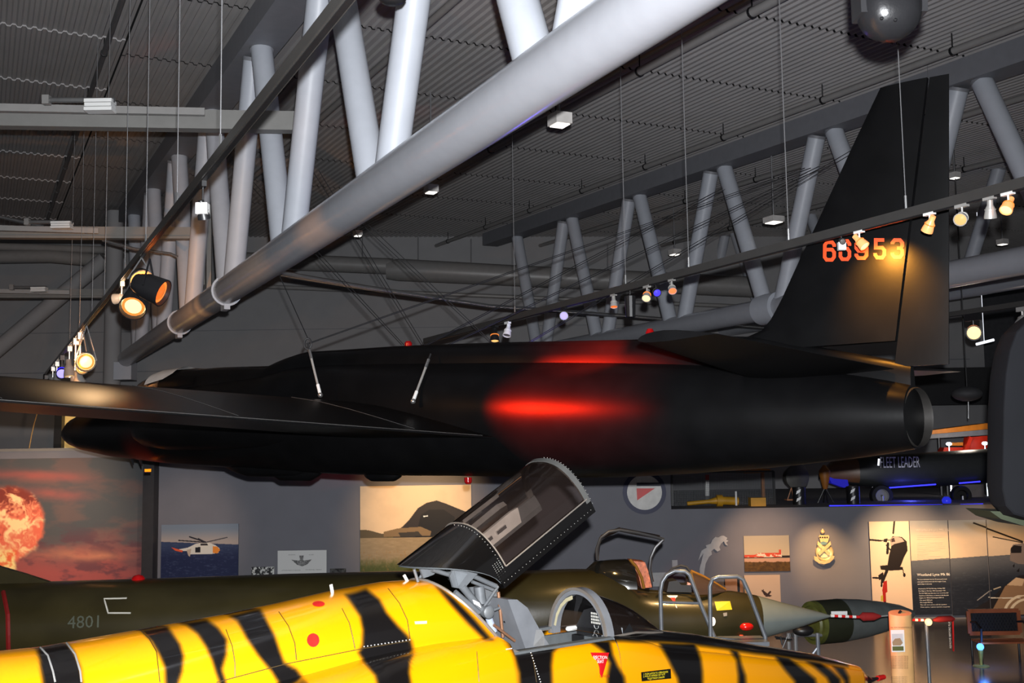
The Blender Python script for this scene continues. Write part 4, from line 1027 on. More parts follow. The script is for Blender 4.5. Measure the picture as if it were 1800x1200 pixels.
skin_c(lambda an: a_rear(an) + .0, lambda an: GB, 0.0, math.pi, INT, 'canopy_inner_shell', 0.965)
def strip(pts, wv, m, name): 
    mb = MB(); mb.loft([[p, p + wv] for p in pts], closed=False, cap=False); return mb.build(name, m, tiger)
for sg in (1, -1):
    # side sill beam
    mb = MB(); s_o, u_o = cp(0, ag, 1.0)
    prof_ = [(s_o + .004, u_o), (HW + .006, 0.02), (HW + .006, -0.04), (HW - .05, -0.05), (HW - .055, .0), (s_o - .03, u_o)]
    rs = [[CW(a, sg * s, u_) for s, u_ in prof_] for a in (GB - .1, GB, GB + .4, 0.03)]
    mb.loft(rs); mb.build('canopy_side_rail', BLKP if sg == 1 else INT, CSH)
    MB().tube([CW(GB, sg * (s_o + .006), u_o), CW(0.0, sg * (s_o + .006), u_o)], 0.006, 6).build('glass_edge_trim', LIP, CSH)
rs = []
for i in range(29):
    an = math.pi * i / 28; s_, u_ = cp(0, an, 1.012); s2, u2 = cp(0, an, 0.955)
    rs.append([CW(-.02, s_, u_), CW(0.03, s_, u_), CW(0.03, s2, u2), CW(-.02, s2, u2)])
MB().loft(rs).build('canopy_front_bow', mat('bow_pale', (88, 88, 86), 0.4, metal=.2), CSH, smooth=True, angle=30)
MB().tube([CW(GB, *cp(0, ag + (math.pi - 2 * ag) * i / 24, 1.006)) for i in range(25)], 0.006, 6).build('glass_edge_trim', LIP, CSH)
# far side inner panel
s_, u_ = cp(0, ag, .9)
mb = MB(); mb.prism([CW(a, -s_ + .02, u__) for a, u__ in ((GB + .05, .0), (-.25, .0), (-.22, .13), (-.3, .14), (GB + .05, .13))], S5 * 0.03); mb.build('canopy_latch_panel', mat('latch_panel_grey', (190, 192, 188), .5), CSH)
mb = MB()
for a in (-.62, -.45, -.5): mb.box(CW(a, -s_ + .06, .07), (.06, .02, .03), (CA, S5, CU))
mb.build('canopy_latch', STEEL, CSH)
rvc = MB()
for i in range(26):
    rvc.ball(CW(GB - .08 + 1.05 * i / 25, HW + .007, 0.0), .0032, 6)
for i in range(20): rvc.ball(CW(GB - .03, *cp(0, .1 + (math.pi / 2) * i / 20, 1.004)), .0034, 6)
for i in range(20): rvc.ball(CW(.035, *cp(0, .05 + (math.pi / 2) * i / 20, 1.016)), .0034, 6)
for i in range(36): 
    a = GB - .03 - .09 * (i % 4) / 4 ; an = 0.03 + 0.3 * (i // 4) / 9; rvc.ball(CW(a, *cp(0, an, 1.003)), .0034, 6)
ro = rvc.build('canopy_rivets', SILV, CSH); ro['kind'] = 'stuff'
# lifting mechanism
MECH = mat('mechanism_grey', (104, 107, 110), 0.45, metal=0.2, var=0.1, scale=15)
def plate(pxs, s, m=MECH, name='hinge_plate', th=0.02):
    return MB().prism([W5(t, s, z) for t, z in [F5(x, y, s) for x, y in pxs]], S5 * -th).build(name, m, tiger)
def rod(a, b, s, r, m=MECH, name='lift_rod', s2=None):
    s2 = s if s2 is None else s2; ta, za = F5(*a, s); tb, zb2 = F5(*b, s2)
    return MB().tube([W5(ta, s, za), W5(tb, s2, zb2)], r, 10).build(name, m, tiger, smooth=True)
plate([(797, 999), (840, 1008), (815, 1035), (797, 1032), (791, 1012)], 0.2); plate([(737, 995), (780, 992), (762, 1010), (745, 1016)], 0.05)
plate([(799, 1003), (822, 1008), (806, 1030)], 0.215, mat('plate_light', (124, 128, 132), .4, metal=.3), 'hinge_plate')
plate([(826, 1032), (875, 1026), (876, 1045), (858, 1064), (838, 1060)], -0.1)
rod((760, 1001), (800, 1013), 0.12, 0.018); rod((832, 1012), (872, 1030), 0.1, 0.02); rod((812, 1030), (852, 1078), 0.18, 0.03); rod((830, 1022), (866, 1036), 0.0, 0.015)
rod((800, 1040), (842, 1076), 0.2, 0.02); rod((848, 1070), (876, 1030), 0.02, 0.012); rod((852, 1078), (878, 1068), .15, .012)
rod((842, 1030), (846, 1060), -.02, 0.045, name='actuator'); rod((876, 1040), (884, 1120), 0.0, 0.014, mat('copper_tube', (150, 110, 84), .4, metal=.5), 'hydraulic_line')
rod((868, 1098), (905, 1126), 0.1, 0.012, mat('copper_tube', (150, 110, 84)), 'hydraulic_line'); rod((858, 1082), (868, 1110), 0.05, .03, mat('pale_strut', (160, 170, 186), .3), 'damper')
t, z = F5(855, 1075, .2); MB().lathe(W5(t, .2, z), S5, [(0, .001), (0, .05), (.04, .05), (.05, .035), (.05, .001)], 16).build('pivot', MECH, tiger, smooth=True)
plate([(833, 1054), (843, 1059), (846, 1068), (836, 1062)], 0.24, WHITE, 'white_tag')
for a, b, s in (((728, 1000), (735, 1022), 0.1), ((745, 1005), (735, 1020), -.1)): rod(a, b, s, .012)
MB().tube([W5(*[F5(x, y, 0)[0], 0, F5(x, y, 0)[1]]) for x, y in ((886, 1092), (896, 1098), (901, 1110), (903, 1128))], .008, 6).build('cable_loop', BLACKM, tiger)
# support on the floor (landing gear), hidden below the frame
for t_, s_ in ((2.2, 0), (-4.0, 1.5), (-4.0, -1.5)):
    gr = MB(); gr.tube([W5(t_, s_ * .45, 1.3), W5(t_, s_, 0.3)], .06, 10); gr.build('gear_leg', STEEL, tiger)
    MB().lathe(W5(t_, s_ - .08, .3), S5, [(0, .15), (0, .28), (.02, .3), (.14, .3), (.16, .28), (.16, .15)], 20).build('wheel', BLACKM, tiger, smooth=True)

# ------------------------------------------------------------------ olive two-seat fighter behind
NT = P(1461, 1083, 15.5); N4 = Vector((0.999, 0.044, 0)).normalized(); S4 = Vector((N4.y, -N4.x, 0)); B4 = Vector((NT.x, NT.y, 0))
def W4(t, s, z): return B4 + N4 * t + S4 * s + Vector((0, 0, z))
def G4(px_, py_, s=0): return V(px_, py_, B4 + S4 * s, N4)
OL = mat('olive_drab_paint', (50, 44, 24), 0.3, var=0.2, scale=2, bump=0.03, spec=0.4, coat=0.15)
RAD = mat('grey_radome', (112, 118, 114), 0.35, var=0.04, coat=0.3)
olive = thing('olive_two_seat_fighter', 'olive green two-seat jet fighter with grey pointed nose behind the tiger jet', 'airplane', W4(-5, 0, 0))
def ell(t, zt_, zb2, hw, n=32, W=W4, p=1.0): 
    c_ = (zt_ + zb2) / 2; r_ = (zt_ - zb2) / 2
    return [W(t, hw * math.copysign(abs(math.cos(a)) ** p, math.cos(a)), c_ + r_ * math.copysign(abs(math.sin(a)) ** p, math.sin(a))) for a in [2 * math.pi * i / n for i in range(n)]]
secs = [(1460, 1081, 1084, .012), (1440, 1075, 1090, .07), (1400, 1064.5, 1103, .17), (1373, 1058, 1111, .24), (1345, 1050, 1119, .30), (1330, 1046, 1123, .32)]
rs = []
for x, a, b, hw in secs:
    t, z1 = G4(x, a); z0 = G4(x, b)[1]; rs.append(ell(t, z1, z0, hw))
MB().loft(rs).build('nose_cone', RAD, olive, smooth=True)
secs = [(1330, 1046, 1123, .32), (1300, 1040, 1128, .36), (1277, 1037, 1132, .39), (1230, 1041, 1138, .42), (1165, 1038, 1145, .44), (1120, 1034, 1148, .46), (1095, 1010, 1152, .5), (1060, 1000, 1158, .55), (1000, 1000, 1162, .6), (930, 1003, 1165, .64),
        (800, 1004, 1170, .68), (700, 1004, 1170, .7), (500, 1009, 1172, .72), (270, 1017, 1175, .72), (90, 1022, 1178, .7), (-200, 1030, 1178, .62), (-420, 1045, 1170, .5)]
rs = []; st4 = []
for x, a, b, hw in secs:
    t, z1 = G4(x, a); z0 = G4(x, b)[1]; st4.append((t, z1, z0, hw))
st4.sort(); a4 = np.array(st4)
for t in np.linspace(a4[0, 0], a4[-1, 0], 80): rs.append(ell(t, np.interp(t, a4[:, 0], a4[:, 1]), np.interp(t, a4[:, 0], a4[:, 2]), np.interp(t, a4[:, 0], a4[:, 3]), p=0.9))
OB = MB().loft(rs).build('fuselage', OL, olive, smooth=True)
BV4 = BVHTree.FromPolygons([v.co.copy() for v in OB.data.vertices], [tuple(p.vertices) for p in OB.data.polygons])
def skin4(px_, py_, off=0.008):
    d = ray(px_, py_).normalized(); h = BV4.ray_cast(EYE - olive.location, d)
    return None if h[0] is None else h[0] - d * off + olive.location
def decal4(poly, m, name, off=0.01):
    c0_ = [skin4(x, y, off) for x, y in poly]
    if any(c is None for c in c0_): print('decal4 miss', name); return
    cx = sum(p[0] for p in poly) / len(poly); cy = sum(p[1] for p in poly) / len(poly); n = len(c0_)
    MB().add(c0_ + [skin4(cx, cy, off)], [(i, (i + 1) % n, n) for i in range(n)]).build(name, m, olive, recalc=False)
# pitot boom
bm_ = [(0, .018), (.25, .016), (.46, .015)]
pt = thing('nothing', '', '', (0, 0, 0)); bpy.data.objects.remove(pt)
t0_, z0_ = G4(1460, 1082)
boom = MB(); nseg = 8
for i in range(nseg):
    a = W4(t0_ + .05 * i, 0, z0_ - .003 * i); b = W4(t0_ + .05 * (i + 1), 0, z0_ - .003 * (i + 1)); boom.tube([a, b], .02, 10, mi=i % 2)
boom.build('pitot_boom', [WHITE, RED], olive, smooth=True)
MB().tube([W4(t0_ + .4, 0, z0_ - .02), W4(t0_ + .45, 0, z0_ - .02), W4(t0_ + .6, 0, z0_ - .02), W4(t0_ + .7, 0, z0_ - .02)], [.02, .06, .055, .015], 12).build('pitot_cover', mat('red_cloth', (150, 26, 24), .8), olive, smooth=True)
MB().tube([W4(t0_ + .7, 0, z0_ - .02), W4(t0_ + .85, 0, z0_ - .01)], .01, 6).build('probe_tip', SILV, olive)
# markings
decal4([(1172, 1046), (1191, 1046), (1190, 1069)], WT, 'warning_triangle', .01); decal4([(1178, 1050), (1187, 1050), (1187, 1062)], RED, 'warning_triangle_centre', .014)
decal4([(1256, 1057), (1283, 1056), (1287, 1071), (1260, 1073)], mat('yellow_placard', (206, 180, 20), .5), 'placard')
decal4(circ(1253, 1092, 5, 8), WT, 'white_disc')
decal4([(1271, 1077), (1278, 1076), (1278, 1082), (1272, 1083)], mat('grey_decal', (140, 130, 120), .5), 'small_plate')
c4 = skin4(1312, 1101, 0.0)
if c4: MB().ball(c4, 0.09, 12, sq=(1.1, .7, .6)).build('red_sensor_cover', mat('glossy_red', (210, 24, 16), .15, coat=1), olive, smooth=True)
MB().box(P(1303, 1122, 15.1), (.045, .05, .1)).build('red_ribbon', mat('orange_red', (230, 70, 20), .5, emit=.4), olive)  # ribbon is no lamp; part of its brightness is emission
def ol_line(pts, w_, m, name):
    L_ = []
    for i in range(len(pts) - 1):
        for k in range(5):
            q = skin4(pts[i][0] + (pts[i + 1][0] - pts[i][0]) * k / 5, pts[i][1] + (pts[i + 1][1] - pts[i][1]) * k / 5, .002)
            if q: L_.append(q)
    q = skin4(*pts[-1], .002)
    if q: L_.append(q)
    if len(L_) > 1: MB().tube(L_, w_, 6).build(name, m, olive)
ol_line([(223, 1051), (183, 1052), (190, 1077), (230, 1077)], .011, mat('chalk_white', (196, 192, 180), .6), 'white_bracket')
ol_line([(6, 1040), (14, 1080), (15, 1140)], .03, mat('dull_red_band', (120, 20, 18), .5), 'red_band')
ol_line([(1120, 1040), (1170, 1042), (1230, 1044)], .006, BLACKM, 'cockpit_sill')
a = skin4(118, 1104, .02); b = skin4(150, 1103, .02)
if a and b:
    rt = (b - a).normalized(); text_mb('4801', a, rt, Vector((0, 0, 1)), .22, 0.0).build('aircraft_number', mat('faded_grey_lettering', (72, 76, 62), .7), olive, recalc=False)
# tail fin root, beacon, intake
fp = [G4(x, y) for x, y in ((-60, 965), (0, 995), (45, 1008), (88, 1022), (90, 1040), (-60, 1040))]
MB().prism([W4(t, .05, z) for t, z in fp], S4 * -.1).build('tail_fin_root', OL, olive)
t, z = G4(243, 1018); MB().lathe(W4(t, 0, z - .01), (0, 0, 1), [(0, .09), (.03, .085), (.06, .06), (.075, .001)], 14).build('beacon', mat('beacon_red', (170, 14, 16), .15), olive, smooth=True)
# rear dark canopy hood
rs = []
for x, yt_, hw in ((1030, 1000, .05), (1045, 986, .24), (1075, 983, .33), (1100, 982, .35), (1112, 986, .36)):
    t, z1 = G4(x, yt_); z0 = G4(x, 1030)[1]; rs.append([W4(t, hw * math.cos(a), z0 + (z1 - z0) * math.sin(a)) for a in [math.pi * i / 14 for i in range(15)]])
MB().loft(rs, closed=False, cap=False).build('rear_hood', mat('dark_hood_glass', (30, 28, 24), .12, coat=1), olive, smooth=True)
def tube4(pxs, s, r, m, name): 
    return MB().tube([W4(*[G4(x, y, s)[0], s, G4(x, y, s)[1]]) for x, y in pxs], r, 8).build(name, m, olive, smooth=True)
SM4 = mat('smoked_frame', (66, 66, 68), .3, metal=.4)
for s in (0.33, -0.33): tube4([(1050, 984), (1049, 965), (1056, 945), (1070, 934), (1090, 931), (1120, 936), (1150, 943), (1167, 948)], s, .022, SM4, 'rear_canopy_frame'); tube4([(1166, 948), (1152, 962), (1144, 980), (1142, 1000), (1147, 1022)], s, .022, SM4, 'rear_canopy_frame')
cgl = MB(); gpx = [(1052, 980), (1054, 952), (1070, 937), (1095, 934), (1155, 947), (1145, 975)]
rs = [[W4(*[G4(x, y, s)[0], s, G4(x, y, s)[1] + (0.0 if abs(s) > .2 else .06)]) for x, y in ((1052, 985), (1056, 948), (1088, 934), (1160, 948))] for s in (-.32, -.15, .15, .32)]
cgl.loft(rs, closed=False, cap=False); cgl.build('rear_canopy_glass', mat_glass('smoked_glass', (.7, .68, .68), .12), olive, smooth=True)
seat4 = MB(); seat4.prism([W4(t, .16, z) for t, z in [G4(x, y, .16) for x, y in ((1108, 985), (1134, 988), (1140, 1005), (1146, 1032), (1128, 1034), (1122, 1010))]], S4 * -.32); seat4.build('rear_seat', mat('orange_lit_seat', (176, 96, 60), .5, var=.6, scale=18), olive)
tube4([(1107, 983), (1118, 995), (1128, 1015), (1132, 1034)], .36, .02, mat('brass_edge', (170, 120, 50), .3, metal=.6), 'hood_edge')
# front windshield
for s in (.3,): tube4([(1160, 1034), (1170, 1012), (1182, 999), (1196, 994), (1206, 996), (1216, 1008), (1222, 1040)], s, .016, SM4, 'front_canopy_frame')
rs = []
for x, yt_, yb2, hw in ((1212, 1003, 1040, .33), (1235, 1012, 1040, .28), (1255, 1023, 1039, .2), (1275, 1036, 1038, .06)):
    t, z1 = G4(x, yt_); z0 = G4(x, yb2)[1]; rs.append([W4(t, hw * math.cos(a), z0 + (z1 - z0) * math.sin(a)) for a in [math.pi * i / 10 for i in range(11)]])
MB().loft(rs, closed=False, cap=False).build('front_windshield', mat_glass('warm_glass', (.6, .5, .4), .25), olive, smooth=True)
tube4([(1214, 1003), (1235, 1012), (1255, 1023), (1276, 1036)], 0, .018, mat('brass_edge', (170, 120, 50)), 'windshield_spine'); tube4([(1214, 1003), (1218, 1020), (1222, 1041)], .3, .02, mat('brass_edge', (170, 120, 50)), 'windshield_bow')
fs = MB(); fs.prism([W4(t, .15, z) for t, z in [G4(x, y, .15) for x, y in ((1172, 1040), (1176, 1022), (1190, 1020), (1198, 1028), (1215, 1028), (1216, 1041))]], S4 * -.3); fs.build('front_seat', INTD, olive)
MB().tube([P(1208, 1040, 15.3), P(1212, 1024, 15.3)], .03, 8).build('seat_handle', mat('pale_pink', (200, 150, 140), .5), olive)
# undercarriage
for t_, s_ in ((-2.6, 0), (-8.0, 1.1), (-8.0, -1.1)):
    MB().tube([W4(t_, s_ * .5, 1.25), W4(t_, s_, .3)], .06, 10).build('gear_leg', STEEL, olive); MB().lathe(W4(t_, s_ - .09, .3), S4, [(0, .15), (0, .28), (.02, .3), (.16, .3), (.18, .28), (.18, .15)], 20).build('wheel', BLACKM, olive, smooth=True)
gw = MB()
for x0, y0, x1, y1 in ((1362, 1119, 1380, 1122), (1372, 1118, 1375, 1133), (1384, 1118, 1376, 1138), (1364, 1122, 1392, 1124), (1392, 1112, 1395, 1120)): gw.tube([P(x0, y0, 15.4), P(x1, y1, 15.4)], .012, 6)
gw.build('gear_hoses', BLACKM, olive)

# boarding ladders
LAD = mat('ladder_grey', (120, 124, 130), .35, metal=.4)
def ladder(label, pts, Dn, dlt=.5, rungs=()):
    r = thing('boarding_ladder', label, 'ladder', Vector((P(*pts[0], Dn).x, Dn, 0)))
    def dn(k): return Dn
    pp = [P(x, y, Dn) for x, y in pts]
    for o_ in (0, ): MB().tube(pp, .028, 10).build('tube_frame', LAD, r, smooth=True)
    pb = [q + Vector((0, -dlt, 0)) for q in (pp[0], pp[-1])]
    for a, b in rungs: MB().tube([P(*a, Dn), P(*b, Dn)], .018, 8).build('rung', LAD, r, smooth=True)
    for q in (pp[0], pp[-1]): MB().tube([q, Vector((q.x, q.y, 0))], .026, 8).build('leg', LAD, r, smooth=True)
    return r
ladder('tubular grey boarding ladder beside the front cockpit of the olive jet, the left one', [(1163, 1118), (1161, 1040), (1164, 1022), (1172, 1010), (1186, 1003), (1204, 1004), (1212, 1010), (1233, 1065), (1256, 1120)], 14.7, rungs=(((1162, 1058), (1228, 1060)),))
ladder('tubular grey boarding ladder with hoop before the grey nose, the right one', [(1249, 1122), (1248, 1030), (1252, 1018), (1262, 1014), (1296, 1013), (1306, 1018), (1318, 1045), (1345, 1118), (1346, 1142)], 14.6, rungs=(((1256, 1121), (1345, 1130)),))
pf = MB(); a = P(1240, 1122, 14.6); b = P(1345, 1131, 14.6); pf.box((a + b) / 2, ((b.x - a.x), .5, .05)); 
q = thing('service_platform', 'flat grey platform under the grey nose cone', 'platform', Vector(((a.x + b.x) / 2, 14.6, 0))); pf.build('deck', LAD, q)
for x in (a.x + .05, b.x - .05): MB().tube([(x, 14.8, 0), (x, 14.8, a.z - .05)], .03, 8).build('leg', LAD, q)

# engine / pod exhibit with green front
pod = thing('grey_missile_body', 'pale grey cylindrical pod with yellow-green front on a stand behind the pitot boom', 'pod', Vector((P(1480, 1095, 17.2).x, 17.2, 0)))
ax = (P(1580, 1096, 17.8) - P(1430, 1094, 17.2)); ax.z = 0; ax.normalize(); c0_ = P(1432, 1094, 17.2); R_ = 37 / F * 17.2
MB().lathe(c0_ - ax * .08, ax, [(0, .001), (0, R_ * .72), (.03, R_ * .8), (.03, R_ * .98), (.1, R_)], 28).build('green_front', mat('yellow_green', (78, 82, 34), .5, var=.3), pod, smooth=True)
MB().lathe(c0_ + ax * .02, ax, [(0, R_), (.3, R_), (.45, R_)], 28).build('dark_band', mat('dark_olive', (40, 42, 30), .4), pod, smooth=True)
MB().lathe(c0_ + ax * .47, ax, [(0, R_), (.4, R_ * .9), (.8, R_ * .72), (1.15, R_ * .5), (1.4, R_ * .2), (1.42, .001)], 28).build('grey_body', mat('pod_grey', (92, 96, 94), .4), pod, smooth=True)
MB().box(P(1475, 1078, 16.9), (.24, .02, .07)).build('name_plate', WHITE, pod)
for x in (1386, 1398, 1437):
    MB().tube([P(x, 1112, 16.8), Vector((P(x, 1112, 16.8).x, 16.8, 0))], .03, 8).build('stand_leg', LAD, pod)
MB().tube([P(1387, 1140, 16.8), P(1398, 1152, 16.8)], .02, 6).build('stand_brace', LAD, pod); MB().tube([P(1437, 1138, 16.8), P(1420, 1160, 16.8)], .02, 6).build('stand_brace', LAD, pod)
MB().ball(P(1412, 1108, 16.6), .1, 12, sq=(1.6, 1, .8)).build('dark_hook', BLACKM, pod, smooth=True)
MB().tube([P(1384, 1116, 16.8), P(1450, 1116, 17.0)], .025, 8).build('stand_rail', LAD, pod)

# ------------------------------------------------------------------ prints and signs on the display wall
YP = YW - 0.04
def nuke(X, Y):
    u_ = X / 252.0; v_ = (Y - 805) / 215.0
    n1 = fbm(X / 60, Y / 22, 11); n2 = fbm(X / 30, Y / 12, 21)
    c = mix(np.array([82, 84, 86.]) * np.ones(X.shape + (3,)), (120, 92, 86), sstep(.4, .65, n1) * .6)
    streak = np.exp(-((Y - 832 - (X - 0) * .06) / 9) ** 2) * sstep(200, 90, X) + np.exp(-((Y - 868 + 4 * np.sin(X / 30)) / 10) ** 2) * sstep(190, 110, X) * .9
    c = mix(c, (186, 92, 84), streak * (.35 + n2 * .5))
    low = sstep(.55, 1.0, v_ + (n1 - .5) * .25); c = mix(c, (176, 84, 80), low * .85)
    c = mix(c, (98, 64, 72), sstep(.42, .62, n2) * sstep(.5, .7, v_) * .75)
    glow = np.exp(-(((X - 120) / 60) ** 2 + ((Y - 972) / 10) ** 2)) + np.exp(-(((X - 170) / 60) ** 2 + ((Y - 980) / 7) ** 2)); c = mix(c, (216, 140, 104), glow * .6 * n2 * 1.6)
    ww = 10 * (fbm(X / 14, Y / 14, 31) - .5)
    r = np.hypot((X - 18 + ww) / 62, (Y - 920 + ww) / 66); puff = fbm(X / 9, Y / 9, 41)
    pf_ = fbm(X / 16 + 3.5 * fbm(X / 20, Y / 20, 51, 3), Y / 16 + 3 * fbm(X / 18, Y / 18, 52, 3), 61, 4)
    cl = mix(np.array([255, 222, 160.]) * np.ones(X.shape + (3,)), (232, 112, 84), sstep(.35, .75, pf_ + r * .2 - .04)); cl = mix(cl, (136, 62, 52), sstep(.58, .85, pf_ + .4 * sstep(925, 865, Y) - .16))
    c = mix(c, cl, sstep(1.06, .9, r))
    stem = sstep(30 + ww, 20 + ww, np.abs(X - 5)) * sstep(955, 975, Y); c = mix(c, mix(np.array([255, 228, 150.]) * np.ones(X.shape + (3,)), (240, 110, 66), sstep(.4, .7, puff)), stem)
    return c
painted('mushroom_cloud_mural', -60, 805, 251, 1022, YP, nuke, 'large mural of an orange mushroom cloud in a red sky at the left edge', 'mural', res=1.2)
def sea_photo(X, Y):
    c = mix(np.array([120, 132, 146.]) * np.ones(X.shape + (3,)), (176, 160, 150), sstep(925, 955, Y))
    wn = fbm(X / 6, Y / 1.6, 71); sea = mix(np.array([54, 66, 96.]) * np.ones(X.shape + (3,)), (30, 38, 72), sstep(952, 985, Y)); sea = mix(sea, (74, 84, 112), sstep(.55, .8, wn) * .6)
    c = mix(c, sea, (Y > 951 + (X - 283) * .05).astype(float))
    def poly(pts, col): nonlocal c; c = mix(c, col, inpoly(X, Y, pts).astype(float))
    def line(a, b, w_, col): nonlocal c; c = mix(c, col, (segd(X, Y, [a, b], False) < w_).astype(float))
    poly([(303, 962), (312, 965), (330, 962), (345, 955), (368, 954), (378, 958), (386, 964), (384, 972), (370, 974), (334, 974), (330, 968), (312, 968)], (222, 214, 200))
    poly([(301, 961), (308, 963), (322, 967), (320, 970), (308, 967)], (226, 90, 50)); poly([(374, 960), (382, 961), (387, 967), (382, 973), (374, 972)], (236, 140, 50))
    poly([(343, 962), (352, 961), (352, 971), (343, 971)], (30, 28, 34)); poly([(352, 955), (364, 955), (366, 959), (352, 959)], (60, 54, 54)); poly([(328, 966), (336, 964), (334, 978), (331, 976)], (190, 170, 150))
    line((314, 949), (360, 953), 1.0, (30, 30, 40)); line((333, 943), (362, 953), 1.2, (30, 30, 40)); line((362, 953), (399, 945), .8, (50, 52, 62)); line((362, 953), (348, 946), .8, (40, 40, 50))
    return c
painted('helicopter_photo', 283, 921, 419, 1020, YP, sea_photo, 'photo of a white and orange helicopter flying over dark blue sea', res=.6)
def base_photo(X, Y):
    c = mix(np.array([214, 190, 158.]) * np.ones(X.shape + (3,)), (190, 168, 140), sstep(.4, .7, fbm(X / 30, Y / 30, 81)) * .3)
    hill = 945 - 18 * sstep(690, 760, X) - 6 * fbm(X / 12, Y * 0, 83); c = mix(c, mix(np.array([96, 92, 40.]) * np.ones(X.shape + (3,)), (48, 44, 28), fbm(X / 3, Y / 3, 84)), ((Y > hill) & (X > 672)).astype(float)); c = mix(c, (86, 76, 56), ((Y > 930 + 8 * sstep(640, 680, X)) & (X < 680)).astype(float))
    def poly(pts, col): nonlocal c; c = mix(c, col, inpoly(X, Y, pts).astype(float))
    poly([(700, 932), (718, 915), (735, 893), (750, 884), (768, 880), (785, 886), (829, 905), (829, 945), (690, 945)], (38, 34, 34)); poly([(730, 945), (740, 905), (755, 896), (780, 896), (800, 910), (800, 945)], (14, 13, 15)); poly([(744, 907), (752, 906), (752, 908), (744, 909)], (210, 220, 225))
    poly([(674, 934), (700, 928), (740, 926), (758, 934), (756, 942), (674, 943)], (120, 100, 72)); poly([(700, 936), (735, 934), (742, 942), (704, 943)], (50, 46, 40))
    gr = mix(np.array([158, 140, 112.]) * np.ones(X.shape + (3,)), (132, 116, 88), fbm(X / 10, Y / 3, 85)); gr = mix(gr, (74, 82, 34), sstep(975, 1000, Y + 14 * (fbm(X / 4, Y / 5, 86) - .5))); gr = mix(gr, (150, 110, 60), sstep(.6, .8, fbm(X / 2, Y / 5, 87)) * (Y > 965) * .5)
    c = mix(c, gr, (Y > 944).astype(float)); return c
painted('airbase_photo', 633, 853, 829, 1010, YP, base_photo, 'large photo of a jet parked before a dark rounded shelter under a pale sky', res=.8)
def red_photo(X, Y):
    c = mix(np.array([190, 172, 140.]) * np.ones(X.shape + (3,)), (170, 158, 136), sstep(975, 942, Y))
    c = mix(c, (196, 150, 120), (Y > 981).astype(float)); c = mix(c, mix(np.array([120, 84, 34.]) * np.ones(X.shape + (3,)), (60, 42, 20), fbm(X / 4, Y / 3, 91)), (Y > 987 + 4 * (fbm(X / 5, Y * 0, 92) - .5)).astype(float))
    c = mix(c, (44, 34, 32), ((Y > 976.5) & (Y < 980.5)).astype(float))
    c = mix(c, mix(np.array([206, 72, 44.]) * np.ones(X.shape + (3,)), (226, 206, 180), sstep(.5, .58, fbm(X / 6, Y / 4, 93))), ((Y > 974.5 - 3 * sstep(1325, 1335, X)) & (Y < 979) & (X < 1374) & (X > 1308)).astype(float))
    c = mix(c, (200, 70, 50), ((np.abs(X - 1371) < 2) & (Y > 966) & (Y < 975)).astype(float)); return c
painted('red_aircraft_photo', 1308, 941, 1388, 1004, YP, red_photo, 'photo of red and white aircraft parked on a field', res=.5)
def jet_photo(X, Y):
    c = mix(np.array([206, 178, 150.]) * np.ones(X.shape + (3,)), (190, 160, 132), fbm(X / 20, Y / 20, 95) * .4)
    for pg in ([(1338, 1036), (1343, 1038), (1350, 1044), (1357, 1047), (1352, 1049), (1343, 1046)], [(1344, 1048), (1354, 1038), (1356, 1040), (1349, 1049)], [(1338, 1040), (1342, 1035), (1343, 1037)]): c = mix(c, (60, 40, 34), inpoly(X, Y, pg).astype(float))
    return c
painted('small_jet_photo', 1309, 1010, 1372, 1068, YP, jet_photo, 'pale photo of a tiny dark jet silhouette in flight', res=.4)
def panel1(X, Y):
    c = mix(np.array([226, 200, 172.]) * np.ones(X.shape + (3,)), (212, 182, 154), fbm(X / 30, Y / 30, 101) * .5)
    def poly(pts, col): nonlocal c; c = mix(c, col, inpoly(X, Y, pts).astype(float))
    def line(a, b, w_, col=(26, 22, 22)): nonlocal c; c = mix(c, col, (segd(X, Y, [a, b], False) < w_).astype(float))
    poly([(1567, 948), (1572, 942), (1588, 944), (1596, 952), (1597, 968), (1590, 980), (1583, 996), (1572, 1000), (1560, 994), (1564, 975), (1568, 962)], (28, 22, 22)); poly([(1568, 946), (1576, 942), (1588, 946), (1592, 952), (1574, 956), (1568, 960)], (170, 150, 140)); poly([(1569, 947), (1574, 945), (1576, 952), (1569, 953)], (60, 44, 44))
    line((1573, 937), (1576, 916), 1.6); line((1531, 948), (1550, 950), 1.6); line((1550, 950), (1566, 949), .8); poly([(1556, 947), (1563, 946), (1561, 953), (1555, 952)], (26, 22, 22))
    line((1563, 955), (1561, 972), 2.2); line((1560, 958), (1566, 966), 1.2); poly([(1547, 994), (1560, 993), (1587, 997), (1587, 1002), (1565, 1003), (1548, 1001)], (28, 22, 22)); line((1587, 1001), (1588, 1010), .8); poly(circ(1589, 1011, 2.4, 3.5), (28, 22, 22))
    line((1560, 1000), (1550, 1022), 2.6); line((1534, 1015), (1552, 1016), 1.6); poly([(1543, 1011), (1552, 1005), (1553, 1018), (1544, 1019)], (30, 24, 24)); line((1549, 1020), (1548, 1030), 1.6)
    poly([(1552, 1022), (1558, 1020), (1558, 1040), (1555, 1042), (1555, 1058), (1550, 1060), (1549, 1036)], (170, 36, 28)); poly([(1546, 1047), (1550, 1045), (1550, 1056), (1546, 1056)], (190, 170, 60)); line((1553, 1058), (1554, 1064), 1.3)
    return c
pnl = 'helicopter display panel, %s'
painted('display_panel', 1531, 916, 1601, 1078, YP, panel1, 'display panel of a dark helicopter winching a red-suited figure, leftmost of the four', 'display panel', res=.5, group='panels of the helicopter display')
